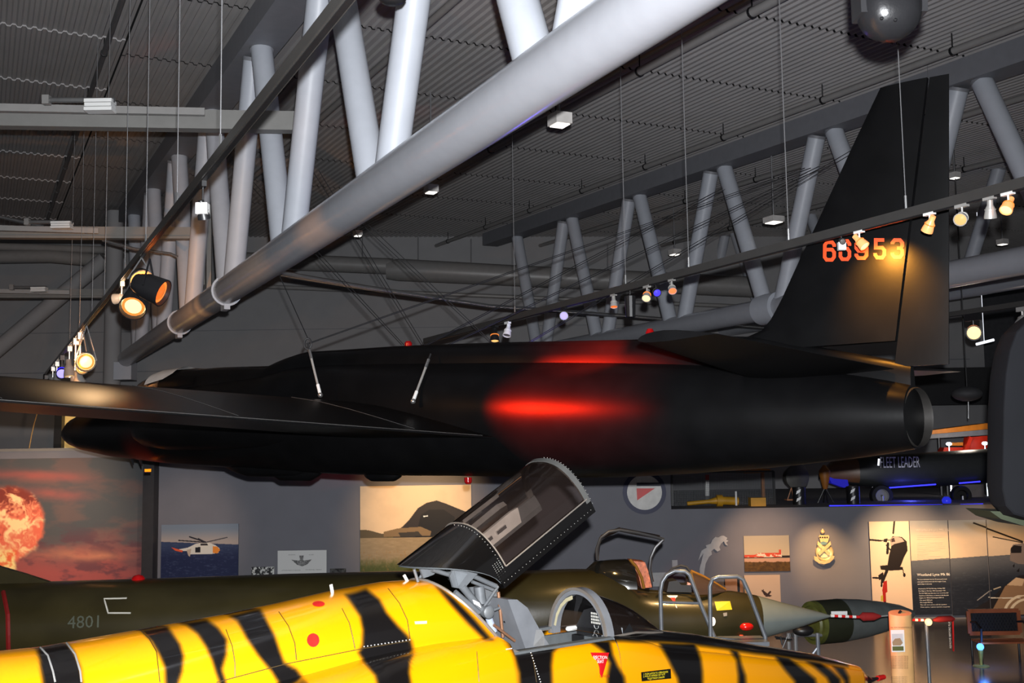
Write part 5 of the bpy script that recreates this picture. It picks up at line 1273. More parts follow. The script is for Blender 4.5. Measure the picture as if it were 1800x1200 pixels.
def seaside(X, Y):
    hor = 985 - (X - 1606) * .06
    c = mix(np.array([208, 186, 160.]) * np.ones(X.shape + (3,)), (130, 136, 142), sstep(950, 915, Y) * .9 + .25 * (fbm(X / 26, Y / 18, 111) - .4))
    wn = fbm(X / 7, Y / 1.8, 112); sea = mix(np.array([92, 96, 104.]) * np.ones(X.shape + (3,)), (30, 36, 48), sstep(0, 55, Y - hor)); sea = mix(sea, (134, 136, 138), sstep(.58, .8, wn) * .7 * sstep(50, 0, Y - hor)); sea = mix(sea, (52, 60, 72), sstep(.5, .8, wn) * .5)
    c = mix(c, sea, (Y > hor).astype(float)); return c
def panel4(X, Y):
    c = seaside(X, Y)
    def poly(pts, col): nonlocal c; c = mix(c, col, inpoly(X, Y, pts).astype(float))
    def line(a, b, w_, col=(26, 24, 26)): nonlocal c; c = mix(c, col, (segd(X, Y, [a, b], False) < w_).astype(float))
    line((1716, 919), (1800, 952), 1.5); line((1749, 943), (1800, 954), .9)
    poly([(1778, 965), (1783, 957), (1800, 955), (1830, 956), (1840, 985), (1812, 993), (1790, 991), (1776, 985)], (120, 110, 106)); poly([(1779, 963), (1785, 958), (1798, 960), (1797, 972), (1779, 972)], (26, 24, 28)); poly([(1780, 995), (1784, 990), (1783, 998)], (26, 24, 26)); poly([(1786, 1004), (1792, 998), (1791, 1006)], (26, 24, 26))
    dk_ = [(1695, 1078), (1735, 1055), (1758, 1034), (1790, 1012), (1850, 1005), (1850, 1080)]; poly(dk_, (34, 32, 36)); poly([(1752, 1052), (1765, 1030), (1785, 1020), (1850, 1020), (1850, 1080), (1735, 1080)], (140, 112, 86)); line((1715, 1055), (1740, 1037), .7, (150, 150, 150)); line((1745, 1035), (1757, 1031), .8, (190, 180, 160))
    line((1735, 1050), (1790, 1051), .8, (220, 214, 200)); 
    e = np.hypot((X - 1805) / 1.25, (Y - 1080)); c = mix(c, (220, 206, 180), (((e > 33) & (e < 37)) | ((e > 25) & (e < 29))) * (Y > 1046) * 1.0)
    poly([(1768, 1028), (1785, 1015), (1800, 1018), (1795, 1030)], (196, 170, 140)); return c
painted('display_panel', 1602.5, 914.5, 1669.5, 1080, YP, seaside, 'display panel of pale sky over dark sea with white text, second of the four', 'display panel', res=.6, group='panels of the helicopter display')
painted('display_panel', 1671, 913.5, 1737, 1081, YP, panel4, 'plain display panel of sky and sea, third of the four', 'display panel', res=.6, group='panels of the helicopter display')
painted('display_panel', 1738.5, 912.5, 1830, 1082, YP, panel4, 'display panel with a helicopter landing on a ship deck, rightmost of the four', 'display panel', res=.6, group='panels of the helicopter display')
p2 = [o for o in bpy.data.objects if o.get('label', '').endswith('second of the four')][0]
tx = MB(); mpx = YP / F
text_mb('Westland Lynx Mk 86', P(1612, 1012, YP - .01), (1, 0, 0), (0, 0, 1), .085, mb=tx); rows = ['The Lynx helicopter has for 25 years performed', 'coast guard duties from the Norwegian Coast', 'guard ships in this area.', '', 'Acquired by 337 Sqn Norway, 26 Aug 1980', 'First flight in Norway, 18th September 1981', 'The final flight was done by crew out of the 337', 'Squadron at Bardufoss on station in the Barents', 'Engine: 2 x 900 hk Rolls Royce GEM 42', 'Max speed 268 km/t', 'Max weight 4763 kg', 'This craft was in service with the squadron', 'Crew: 2 pilots, 1 systems operator, rescue man']
for i, l_ in enumerate(rows): text_mb(l_, P(1612 + (0.5 * i), 1019 + i * 4.05, YP - .01), (1, 0, 0), (0, 0, 1), .035, mb=tx)
tx.build('panel_text', WT, p2, recalc=False)
tx = MB(); text_mb('Westland Lynx Mk 86', P(1610, 934, YP - .01), (1, 0, 0), (0, 0, 1), .085, mb=tx)
for i, l_ in enumerate(rows): text_mb(l_, P(1612, 941 + i * 3.4, YP - .01), (1, 0, 0), (0, 0, 1), .033, mb=tx)
tx.build('faint_text', mat('faint_lettering', (186, 178, 168), .6), p2, recalc=False)
# small prints left of centre
def bw(X, Y): n_ = fbm(X / 3, Y / 3, 121); return mix(np.array([210, 210, 206.]) * np.ones(X.shape + (3,)), (40, 40, 42), sstep(.42, .58, n_))
painted('small_photo', 442, 996, 482, 1012, YP, bw, 'small black-and-white photo left of the winged badge sign', res=.5)
painted('small_photo', 580, 999, 608, 1012, YP, lambda X, Y: bw(X, Y) * .35, 'small dark photo right of the winged badge sign', res=.5)
def badge(X, Y):
    c = np.array([212, 212, 210.]) * np.ones(X.shape + (3,))
    for pg in ([(512, 983), (526, 985), (530, 978), (534, 985), (548, 983), (540, 992), (531, 995), (522, 992)], [(526, 976), (534, 976), (533, 982), (527, 982)]): c = mix(c, (92, 92, 92), inpoly(X, Y, pg).astype(float) * (0.6 + .4 * (fbm(X / 1.5, Y / 1.5, 5) > .5)))
    return c
painted('badge_sign', 488, 967, 574, 1010, YP, badge, 'white sign with a grey winged badge', 'sign', res=.4)
bs = [o for o in bpy.data.objects if o.name.startswith('badge_sign')][0]; tx = MB()
for t_, x, y in (('SKVADRON', 507, 975.5), ('FLYVERE', 543, 975.5), ('LUFTFORSVARETS FLYGERVINGE', 495, 1003), ('FOR PERSONELL I TJENESTE', 537, 1002)): text_mb(t_, P(x, y, YP - .01), (1, 0, 0), (0, 0, 1), .03, mb=tx)
tx.build('sign_lettering', mat('grey_lettering', (90, 90, 90), .6), bs, recalc=False)
# yellow lit poster on upper left ledge
painted('lit_poster', 112, 722, 176, 790, 29.0, lambda X, Y: mix(np.array([250, 232, 170.]) * np.ones(X.shape + (3,)), (226, 190, 120), fbm(X / 20, Y / 8, 131)), 'cream lit poster behind the black nose', 'poster', res=2)
light('SPOT', 'poster_lamp', P(150, 690, 27.3), 120, (1, .85, .6), target=P(145, 755, 29.0), size=.05, angle=70, blend=.6)
sl_ = MB(); a = P(100, 716, 28.8); sl_.box((a.x + .08, 28.8, zt + .85), (13 / F * 28.8, .2, 1.7)); tag(sl_.build('black_upright', BLACKM), 'black upright beside the cream poster', 'post')
tube_pts = [(66, 724), (60, 745), (56, 762), (51, 790)]
xtube('glass_trace', [P(x, y, 26.1) for x, y in tube_pts], .012, mat('amber_wire', (210, 170, 110), .3, metal=.4), 'thin crooked shiny wire standing on the ledge at far left', 'wire', 6)
# roundel
cR = P(1133, 865, YP)
rd = thing('wall_roundel', 'blue, white and red round air force emblem on the wall below the jet', 'emblem', cR)
R0 = 38 / F * YP
disc = lambda r, off, m, nm: MB().lathe(cR + Vector((0, .03 - off, 0)), (0, -1, 0), [(0, r), (.01, r), (.01, .001)], 40).build(nm, m, rd)
disc(R0, 0, mat('navy_paint', (14, 20, 62), .5), 'blue_ring'); disc(R0 * .8, .012, mat('emblem_white', (206, 204, 200), .5), 'white_disc')
MB().prism([P(x, y, YP - .03) for x, y in ((1119, 848), (1160, 848), (1163, 851), (1160, 854), (1119, 854))], (0, -.01, 0)).build('blue_bar', mat('navy_dark', (20, 24, 44), .5), rd)
MB().prism([P(x, y, YP - .03) for x, y in ((1119, 858), (1151, 858), (1120, 879))], (0, -.01, 0)).build('red_wedge', RED, rd)
# country map cutout
mp = [(1230, 1010), (1229, 1000), (1233, 985), (1236, 972), (1227, 985), (1231, 972), (1233, 967), (1242, 962), (1240, 958), (1249, 955), (1252, 948), (1257, 943), (1262, 944), (1268, 941), (1272, 941), (1278, 945), (1276, 948), (1280, 950), (1276, 953), (1279, 958), (1275, 957), (1272, 951), (1267, 955), (1264, 961), (1266, 966), (1261, 969), (1255, 964), (1250, 968), (1251, 974), (1246, 978), (1243, 984), (1240, 990), (1238, 1002), (1237, 1012)]
tag(MB().prism([P(x, y, YP) for x, y in mp][::1], (0, -.03, 0)).build('map_cutout', mat('map_white', (176, 176, 176), .6)), 'white cut-out map of a long jagged country on the wall', 'wall map')
for i, (x0, y0, x1, y1) in enumerate(((1181, 984, 1191, 996), (1147, 1006, 1172, 1030))):
    a = P(x0, y0, YP); b = P(x1, y1, YP); tag(MB().box(((a.x + b.x) / 2, YP, (a.z + b.z) / 2), (b.x - a.x, .03, a.z - b.z)).build('notice_card', mat('card_grey', (170, 172, 172), .6)), ('small grey card above the front windshield of the olive jet', 'pale card behind the rear seat of the olive jet')[i], 'card')
a = P(1274, 1015, YP); b = P(1306, 1042, YP)
fr_ = thing('framed_board', 'open framed board seen through the right ladder hoop', 'board', Vector(((a.x + b.x) / 2, YP, b.z)))
MB().box(((a.x + b.x) / 2, YP, (a.z + b.z) / 2), (b.x - a.x, .03, a.z - b.z)).build('board', mat('tan_board', (160, 120, 92), .6), fr_)
MB().box((b.x - .1, YP - .03, (a.z + b.z) / 2), (.05, .03, a.z - b.z)).build('frame_bar', BLACKM, fr_)
# gilded squadron badge
GOLD = mat('gilt', (214, 190, 140), .35, metal=.15); cb = P(1447, 982, YP)
bd = thing('squadron_badge', 'gilded crowned squadron badge on the spot-lit wall', 'badge', cb)
def bp(pts, m, nm, off=.05, th=.04): MB().prism([P(x, y, YP - off) for x, y in pts], (0, -th, 0)).build(nm, m, bd)
bp([(1440, 940), (1456, 940), (1457, 943), (1455, 950), (1454, 953), (1442, 953), (1441, 950), (1439, 943)], GOLD, 'crown')
MB().ball(P(1446, 934, YP - .07), .05, 10).build('crown_orb', GOLD, bd, smooth=True); MB().tube([P(1446, 929, YP - .07), P(1446, 935, YP - .07)], .018, 6).build('crown_cross', GOLD, bd)
gm = MB()
for x in (1442, 1446, 1450, 1454): gm.ball(P(x, 944, YP - .1), .02, 6)
gm.build('crown_jewels', BLACKM, bd)
MB().lathe(P(1448, 970, YP + .035), (0, -1, 0), [(0, 15 / F * YP), (.1, 15 / F * YP), (.12, 13 / F * YP), (.1, 11 / F * YP), (.1, .001)], 28).build('badge_disc', GOLD, bd, smooth=True)
MB().lathe(P(1448, 970, YP - .075), (0, -1, 0), [(0, 10 / F * YP), (.01, 10 / F * YP), (.01, .001)], 24).build('badge_centre', mat('badge_cream', (220, 214, 176), .5), bd)
bp([(1437, 950), (1459, 972), (1456, 976), (1436, 957)], GOLD, 'crossed_sword', .1); bp([(1459, 951), (1437, 972), (1440, 976), (1460, 957)], GOLD, 'crossed_sword', .11)
bp([(1441, 953), (1447, 951), (1453, 953), (1452, 957), (1442, 957)], mat('badge_blue', (96, 130, 140), .5), 'blue_band', .09)
bp([(1430, 977), (1436, 978), (1440, 984), (1448, 986), (1457, 983), (1461, 976), (1466, 977), (1464, 982), (1458, 988), (1448, 991), (1438, 989), (1431, 984)], GOLD, 'scroll', .08)
light('SPOT', 'badge_spot', P(1452, 896, YW - 1.6), 330, WARM, target=P(1446, 978, YW), size=.03, angle=50, blend=1.0)
light('SPOT', 'panel_spot', P(1625, 870, YW - 2.0), 620, (1, .62, .32), target=P(1590, 990, YW), size=.03, angle=75, blend=1.0)
light('SPOT', 'panel_spot', P(1760, 870, YW - 2.4), 330, (1, .62, .32), target=P(1745, 1000, YW), size=.03, angle=75, blend=1.0)
light('SPOT', 'photo_spot', P(1350, 880, YW - 2.2), 330, (1, .6, .34), target=P(1350, 985, YW), size=.03, angle=70, blend=1.0)
light('SPOT', 'photo_spot', P(735, 800, YW - 3.0), 620, (1, .62, .3), target=P(740, 905, YW), size=.03, angle=65, blend=1.0)
light('SPOT', 'photo_spot', P(330, 800, YW - 3.0), 160, (1, .7, .5), target=P(320, 950, YW), size=.03, angle=60, blend=1.0)
light('SPOT', 'mural_spot', P(60, 800, YW - 4.0), 760, (1, .72, .5), target=P(40, 925, YW), size=.03, angle=80, blend=1.0)
# warm lamps over the olive jet
light('SPOT', 'olive_spot', P(1260, 900, 14.6) + Vector((0, 0, .8)), 420, (1, .62, .25), target=P(1270, 1050, 15.4), size=.04, angle=75, blend=1)
light('SPOT', 'olive_spot', P(1050, 860, 14.2) + Vector((0, 0, .2)), 60, (1, .6, .2), target=P(1040, 1060, 15.2), size=.04, angle=100, blend=1)
light('SPOT', 'olive_spot', P(60, 700, 14.2), 60, (1, .75, .4), target=P(62, 1032, 15.0), size=.04, angle=14, blend=1)
light('SPOT', 'tiger_spot', P(800, 560, 7.6), 150, (1, .75, .4), target=P(880, 1130, 8.6), size=.04, angle=60, blend=1)
light('SPOT', 'nose_spot', P(1480, 900, 11.4), 60, (1, .45, .12), target=P(1440, 1175, 12), size=.04, angle=70, blend=1)
light('SPOT', 'wing_spot', P(135, 585, 10.4) + Vector((0, 1.0, 0.6)), 300, (1, .62, .3), target=P(120, 680, 10.6), size=.04, angle=55, blend=1)
light('SPOT', 'chord_spot', P(245, 500, 12.5), 330, (1, .5, .15), target=b1(21), size=.04, angle=70, blend=1)

# ------------------------------------------------------------------ floor items on the right
def stand_on_floor(x, y, D_): q = P(x, y, D_); return Vector((q.x, q.y, 0))
# wooden info pillar
pb = PZ(1590, 1330, 0.0)
pY = 13.5; a = P(1562, 1074, pY); b = P(1602, 1076, pY)
ip_ = thing('wooden_info_pillar', 'tall pale wooden information pillar with a house photo, right of the tiger nose', 'sign pillar', Vector(((a.x + b.x) / 2, pY, 0)))
WOOD = mat('pale_wood', (214, 168, 112), .5, var=.25, scale=3)
cxp = (a.x + b.x) / 2; rp = (b.x - a.x) / 2
pp = [Vector((cxp + rp * math.cos(a_), pY + rp * .55 * math.sin(a_), 0)) for a_ in [2 * math.pi * i / 28 for i in range(28)]]
rings = [[Vector((q.x, q.y, 0)) for q in pp], [Vector((q.x, q.y, a.z - .02 + (-(q.y - pY)) * -.35)) for q in pp]]
MB().loft(rings).build('pillar', WOOD, ip_, smooth=True, angle=40)
fy = pY - rp * .55 - .012
MB().bar(P(1577, 1081, pY), P(1584, 1073, pY), .035, .02).build('black_strap', BLACKM, ip_)
MB().box(P(1578, 1126, fy), (23 / F * fy, .012, 37 / F * fy)).build('photo_card', WHITE, ip_)
hp = MB(); q0 = P(1578, 1128, fy - .012)
hp.box(q0 + Vector((0, 0, -.075)), (.13, .006, .05), mi=0); hp.prism([q0 + Vector((x, 0, z)) for x, z in ((-.06, -.04), (.03, -.04), (.06, -.01), (.03, .045), (-.03, .04), (-.065, .0))], (0, -.004, 0), mi=1); hp.box(q0 + Vector((0.0, .004, .05)), (.13, .004, .09), mi=2)
hp.build('house_photo', [mat('grass_print', (80, 90, 40), .6), mat('roof_print', (150, 130, 100), .6), mat('sky_print', (190, 196, 200), .6)], ip_)
tx = MB(); text_mb('EN VERDENSHENDELSE', P(1565, 1104, fy), (1, 0, 0), (0, 0, 1), .025, mb=tx)
for i in range(9): text_mb('Luftfarten i nord har lang og', P(1565.5, 1154 + i * 2.6, fy), (1, 0, 0), (0, 0, 1), .018, mb=tx)
for i in range(5): text_mb('rik historie som vises her i', P(1566, 1190 + i * 2.6, fy), (1, 0, 0), (0, 0, 1), .018, mb=tx)
tx.build('pillar_text', mat('brown_lettering', (90, 60, 36), .6), ip_, recalc=False)
light('SPOT', 'pillar_spot', P(1500, 930, 11.6), 65, (1, .75, .45), target=P(1583, 1130, pY), size=.04, angle=40, blend=1)
# second striped boom with lamp post beyond
bY = 18.5
b2_ = thing('striped_probe_stand', 'red and white striped probe with red cloth cover and hanging ribbon beyond the pillar', 'probe', stand_on_floor(1640, 1090, bY))
bo = MB()
for i in range(6): bo.tube([P(1603 + i * 5, 1089 + .1 * i, bY), P(1608 + i * 5, 1089.1 + .1 * i, bY)], .022, 8, mi=i % 2)
bo.build('striped_boom', [RED, WHITE], b2_, smooth=True)
MB().tube([P(1640, 1090, bY), P(1650, 1088, bY), P(1672, 1087, bY), P(1678, 1088, bY)], [.02, .05, .05, .02], 10).build('red_cover', mat('red_cloth', (150, 26, 24)), b2_, smooth=True)
MB().bar(P(1675, 1088, bY), P(1676, 1144, bY), .045, .01).build('hanging_ribbon', mat('ribbon_red', (200, 24, 30), .6), b2_)
MB().tube([P(1628, 1094, bY), Vector((P(1629, 1094, bY).x, bY, 0))], .03, 8).build('support_post', LAD, b2_, smooth=True)
tx = text_mb('REMOVE BEFORE FLIGHT', P(1672.5, 1139, bY - .02), (0, 0, 1), (-1, 0, 0), .045); tx.build('ribbon_lettering', WT, b2_, recalc=False)
tag(MB().ball(P(1632, 1093, bY - .05), .06, 12).build('glow_lamp', L_HOT, None, smooth=True), 'small dazzling lamp beside the striped probe', 'lamp')
light('POINT', 'glow', P(1632, 1093, bY - .2), 6, WARM, size=.05)
# bench
BY = 21.0
q = P(1750, 1080, BY); bn = thing('park_bench', 'wooden park bench with dark lattice back before the helicopter panels', 'bench', Vector((q.x, BY, 0)))
BW = mat('bench_wood', (150, 78, 42), .45, var=.2); IRON = mat('bench_iron', (24, 22, 24), .5)
x0 = P(1702, 1080, BY).x; x1 = P(1790, 1080, BY).x; zt_b = P(1750, 1073, BY).z; zs = P(1750, 1110, BY).z - .02
g = MB(); g.box(((x0 + x1) / 2, BY, zt_b), (x1 - x0, .04, .07)); g.box(((x0 + x1) / 2, BY - .02, zs - .0), (x1 - x0, .04, .07))
for x in (x0, x1): g.bar((x, BY, zt_b), (x, BY - .03, zs), .07, .03)
g.build('back_frame', BW, bn)
g = MB(); nn = 16
for i in range(nn + 1):
    xa = x0 + (x1 - x0) * i / nn
    for dx in (-.22, .22):
        xb = min(max(xa + dx, x0), x1); g.bar((xa, BY, zs), (xb, BY, zs + (zt_b - zs) * (abs(xb - xa) / .22 if dx else 1)), .012, .012)
g.box(((x0 + x1) / 2, BY + .012, (zt_b + zs) / 2), (x1 - x0, .006, zt_b - zs)); g.build('lattice', IRON, bn)
g = MB()
for i in range(4): g.box(((x0 + x1) / 2, BY - .12 - .11 * i, zs - .1), (x1 - x0, .09, .03))
g.build('seat_slats', BW, bn)
for x in (x0 + .03, x1 - .03):
    for yy in (BY - .45, BY - .02): MB().tube([(x, yy, zs - .1), (x - .02, yy - .04, zs * .5), (x, yy, 0)], .022, 8).build('leg', IRON, bn, smooth=True)
    MB().tube([(x, BY, zs + .2), (x, BY - .25, zs + .24), (x, BY - .48, zs + .15), (x, BY - .46, zs - .1)], .02, 8).build('armrest', IRON, bn, smooth=True)
# blue runway lamp
q = PZ(1725, 1171, 0.0); bl = thing('runway_lamp', 'small runway lamp with glowing blue glass standing on the floor', 'lamp', q)
sc_ = q.y / F
MB().lathe(q, (0, 0, 1), [(0, .001), (0, 14 * sc_), (.02, 13 * sc_), (.03, 3 * sc_), (8 * sc_, 2.6 * sc_), (22 * sc_, 4.2 * sc_), (28 * sc_, 4.6 * sc_), (28 * sc_, .001)], 20).build('body', mat('brass_olive', (150, 146, 80), .4, metal=.3), bl, smooth=True)
MB().ball(q + Vector((0, 0, 33 * sc_)), 6 * sc_, 14).build('blue_glass', lens_mat('blue_lamp_glass', (60, 120, 255), 6), bl, smooth=True)
light('POINT', 'blue_glow', q + Vector((0, -.15, 40 * sc_)), 8, (.1, .3, 1), size=.06)

# ------------------------------------------------------------------ gallery exhibits above the right wall
zg = zr; Yg = YW + 1.5
def GP(x, y, D_=Yg): return P(x, y, D_)
# mesh fence
fn = thing('mesh_fence', 'dark wire-mesh fence panel standing on the gallery edge', 'fence', GP(1275, 890)); g = MB()
xa = GP(1182, 890).x; xb = GP(1362, 890).x; za = zg; zb3 = GP(1275, 829).z
MESH = mat('mesh_grey', (84, 86, 90), .5)
for i in range(61): x = xa + (xb - xa) * i / 60; g.box((x, Yg, (za + zb3) / 2), (.008, .008, zb3 - za))
for i in range(26): z = za + (zb3 - za) * i / 25; g.box(((xa + xb) / 2, Yg, z), (xb - xa, .008, .008))
g.build('wire_mesh', MESH, fn)
g = MB(); 
for x in (xa, xb): g.box((x, Yg, (za + zb3) / 2), (.05, .05, zb3 - za))
g.box(((xa + xb) / 2, Yg, zb3), (xb - xa, .05, .04)); g.build('frame', BLACKM, fn)
pw = thing('striped_post', 'thin red, white and black striped post behind the mesh fence', 'post', GP(1243, 880, Yg + .4)); g = MB()
zc_ = [889, 871, 863, 852, 843, 834]
for i in range(5): a = P(1243, zc_[i], Yg + .4); b = P(1243, zc_[i + 1], Yg + .4); g.box((a.x, Yg + .4, (a.z + b.z) / 2), (.09, .05, b.z - a.z), mi=(1, 0, 0, 0, 2)[i])
g.build('post', [WHITE, BLACKM, RED], pw)
orn = mat('amber_paint', (214, 130, 40), .5); YLW = mat('ochre_yellow', (190, 140, 30), .5)
tag(MB().prism([GP(x, y, Yg + 2) for x, y in ((1305, 829), (1335, 824), (1353, 824), (1356, 826), (1340, 831), (1310, 832))], (0, 1.2, 0)).box(((GP(1340, 830, Yg + 2.5)).x, Yg + 2.5, (zg + GP(1340, 830, Yg + 2.5).z) / 2), (.08, .08, GP(1340, 830, Yg + 2.5).z - zg)).build('orange_wing', orn), 'orange wing tip above the mesh fence', 'wing')
gn = thing('yellow_machine_part', 'low ochre yellow machine part lying before the mesh fence', 'machine part', GP(1250, 892, Yg - .5)); g = MB()
zf = zg + .02
def gx(x, D_): return P(x, 890, D_).x
Dg = Yg - .6
g.tube([(gx(1208, Dg), Dg, zf + .06), (gx(1245, Dg), Dg, zf + .1), (gx(1260, Dg), Dg, zf + .12)], [.05, .05, .09], 10); g.tube([(gx(1260, Dg), Dg, zf + .12), (gx(1270, Dg), Dg, zf + .12)], .14, 14); g.tube([(gx(1270, Dg), Dg, zf + .12), (gx(1298, Dg), Dg, zf + .1)], .1, 12)
g.build('barrel', YLW, gn, smooth=True); MB().tube([(gx(1293, Dg), Dg - .1, zf), (gx(1293, Dg), Dg - .1, zf + .34)], .025, 8).build('handle', WHITE, gn)
tag(MB().box((gx(1331, Dg), Dg, zg + .1), (26 / F * Dg, .3, .2)).build('ochre_crate', YLW), 'small ochre crate at the right end of the mesh fence', 'crate')
# round cover, propeller pylon, tripod, bollards
rc = P(1400, 838, Yg + 1.0)
tag(MB().lathe(rc, (0.3, -1, 0), [(-.3, .001), (-.3, .22), (0, .33), (.06, .33), (.1, .26), (.12, .001)], 24).tube([rc, (rc.x, rc.y, zg)], .04, 8).build('engine_cowling', mat('cowl_grey', (86, 84, 80), .6), None, smooth=True), 'round grey engine cowling on a post at the gallery edge', 'engine cowling')
tr_ = thing('small_tripod', 'tiny orange tripod stand at the gallery edge', 'tripod', GP(1391, 882)); g = MB(); tpz = P(1391, 857, Yg)
for dx, dy in ((-.1, 0), (.06, .05), (.02, -.1), (.12, .0)): g.tube([tpz, (tpz.x + dx, Yg + dy, zg + .12)], .012, 6)
g.build('legs', mat('salmon', (180, 120, 80), .5), tr_); MB().box((tpz.x, Yg, zg + .11), (.3, .25, .03)).build('tray', mat('salmon', (180, 120, 80)), tr_)
pn_ = thing('yellow_propeller_hub', 'ochre yellow cone-shaped exhibit on splayed legs on the gallery', 'exhibit', GP(1440, 885, Yg + .3)); cz = P(1449, 820, Yg + .3)
MB().lathe(cz, (0, 0, -1), [(-.04, .001), (-.04, .04), (0, .06), (.1, .14), (.2, .14), (.5, .07), (.55, .05)], 16).build('cone', mat('ochre_dark', (150, 92, 30), .5), pn_, smooth=True); g = MB()
for dx, dy in ((-.2, 0), (.2, 0), (0, .2), (0, -.2)): g.tube([(cz.x, Yg + .3, cz.z - .5), (cz.x + dx, Yg + .3 + dy, zg)], .018, 6)
g.build('legs', BLACKM, pn_)
for i, (x, lb) in enumerate(((1402, 'left'), (1497, 'right'))):
    bq = thing('chevron_bollard', 'black bollard with white slanted stripes on the gallery, the %s one' % lb, 'bollard', GP(x, 889, Yg - .2)); X_ = P(x, 889, Yg - .2).x
    MB().tube([(X_ + .05, Yg - .2, zg), (X_ + .05, Yg - .2, zg + .42)], .16, 14).build('drum', BLACKM, bq, smooth=True); g = MB()
    for z in (.12, .3): g.prism([(X_ - .07, Yg - .37, zg + z - .05), (X_ + .03, Yg - .37, zg + z + .01), (X_ + .05, Yg - .37, zg + z + .08), (X_ - .05, Yg - .37, zg + z + .03)], (0, -.01, 0))
    g.build('white_stripe', mat('reflective_white', (236, 236, 236), .3, emit=.5 if i else .1), bq)  # emission stands in for light the stripes throw back
# FLEET LEADER aircraft body
YA = Yg + 1.6
fl_ = thing('fleet_leader_aircraft', 'dark aircraft body lettered FLEET LEADER on the gallery with blue light strips', 'airplane', P(1620, 885, YA)); sect = []
DKA = mat('dark_grey_green', (44, 46, 46), .5, var=.1)
for x, yt_, yb2, hw in ((1440, 832, 842, .08), (1462, 812, 848, .3), (1500, 806, 853, .5), (1543, 801, 857, .6), (1640, 794, 854, .65), (1745, 788, 848, .6)):
    a = P(x, yt_, YA); b = P(x, yb2, YA); c_ = (a.z + b.z) / 2; r_ = (a.z - b.z) / 2
    sect.append([Vector((a.x, YA + hw * math.copysign(abs(math.cos(q_)) ** .6, math.cos(q_)), c_ + r_ * math.copysign(abs(math.sin(q_)) ** .6, math.sin(q_)))) for q_ in [2 * math.pi * i / 24 for i in range(24)]])
MB().loft(sect).build('body', DKA, fl_, smooth=True)
MB().loft([[p + Vector((0, -.012, .012)) for p in r_] for r_ in sect[:3]]).build('warm_lit_nose', mat('warm_lit_nose', (110, 74, 48), .4), fl_, smooth=True)  # shell over the nose with warm light put into its brown colour
tx = MB(); text_mb('FLEET LEADER', P(1547, 822, YA - .72), (.4, 0, 0), (0, 0, 1), .4, mb=tx); tx.build('lettering', WT, fl_, recalc=False)
tx = MB(); text_mb('RNAF 1985', P(1603, 820, YA - .72), (.6, 0, 0), (0, 0, 1), .08, mb=tx); tx.build('small_lettering', mat('grey_lettering', (90, 90, 90)), fl_, recalc=False)
MB().bar(P(1544, 818, YA - .75), P(1545, 806, YA - .75), .04, .02, up=(0, 1, 0)).build('white_tube_light', lens_mat('tube_white', (240, 244, 255), 1.5), fl_)
for x, r_ in ((1549, 19), (1689, 17)):
    c_ = P(x, 871, YA - .6); R_ = r_ / F * YA
    MB().lathe(c_ - Vector((0, -.1, 0)), (0, -1, 0), [(0, R_ * .6), (0, R_ * .95), (.03, R_), (.17, R_), (.2, R_ * .92), (.2, R_ * .6)], 28).build('tyre', BLACKM, fl_, smooth=True)
    MB().lathe(c_ - Vector((0, -.08, 0)), (0, -1, 0), [(0, .001), (.12, .03), (.12, R_ * .5), (.17, R_ * .62), (.1, R_ * .66)], 28).build('wheel_hub', mat('hub_silver', (170, 170, 166), .3, metal=.4) if x < 1600 else BLACKM, fl_, smooth=True)
    MB().tube([(c_.x, YA, c_.z), (c_.x, YA, P(x, 846, YA).z)], .05, 8).build('gear_strut', STEEL, fl_)
    MB().tube([(c_.x, YA - .72, zg), (c_.x, YA - .72, c_.z)], .03, 8).build('prop_stand', LAD, fl_)
BLU = lens_mat('blue_led', (50, 50, 255), 2.5)
def led(x0, y0, x1, y1, D_, label): 
    return tag(MB().tube([P(x0, y0, D_), P(x1, y1, D_)], .018, 6).build('blue_light_strip', BLU), label, 'light strip')
led(1458, 889.0, 1657, 887.5, YW + .3, 'long blue light strip along the gallery floor edge'); led(1688, 887, 1728, 886, YW + .3, 'short blue light strip at the right end of the gallery edge')
for x0_, y0_, x1_, y1_ in ((1563, 857, 1645, 851), (1686, 849, 1723, 846)): MB().tube([P(x0_, y0_, YA - .66), P(x1_, y1_, YA - .66)], 0.018, 6).build('blue_light_strip', BLU, fl_)
MB().prism([P(x, y, YA - .6) for x, y in ((1456, 837), (1466, 841), (1490, 843), (1492, 853), (1484, 857), (1462, 849))], (0, .3, 0)).build('blue_panel', mat('blue_glow_panel', (36, 34, 200), .4, emit=.25), fl_)
tag(MB().ball(P(1664, 880, YW + .8), .11, 12).build('blue_ball', mat('blue_ball', (40, 50, 220), .2, emit=.6), None, smooth=True), 'shiny blue ball beside the right wheel on the gallery', 'ball')  # ball is no lamp; its blue brightness is partly emission
tag(MB().box(P(1700, 868, YA + .6), (.9, .05, .5)).build('pale_board', mat('pale_board', (120, 114, 110), .7)), 'pale board standing behind the right wheel on the gallery', 'board')
light('POINT', 'blue_gallery', P(1600, 872, YA - .9), 10, (.1, .12, 1), size=.1)
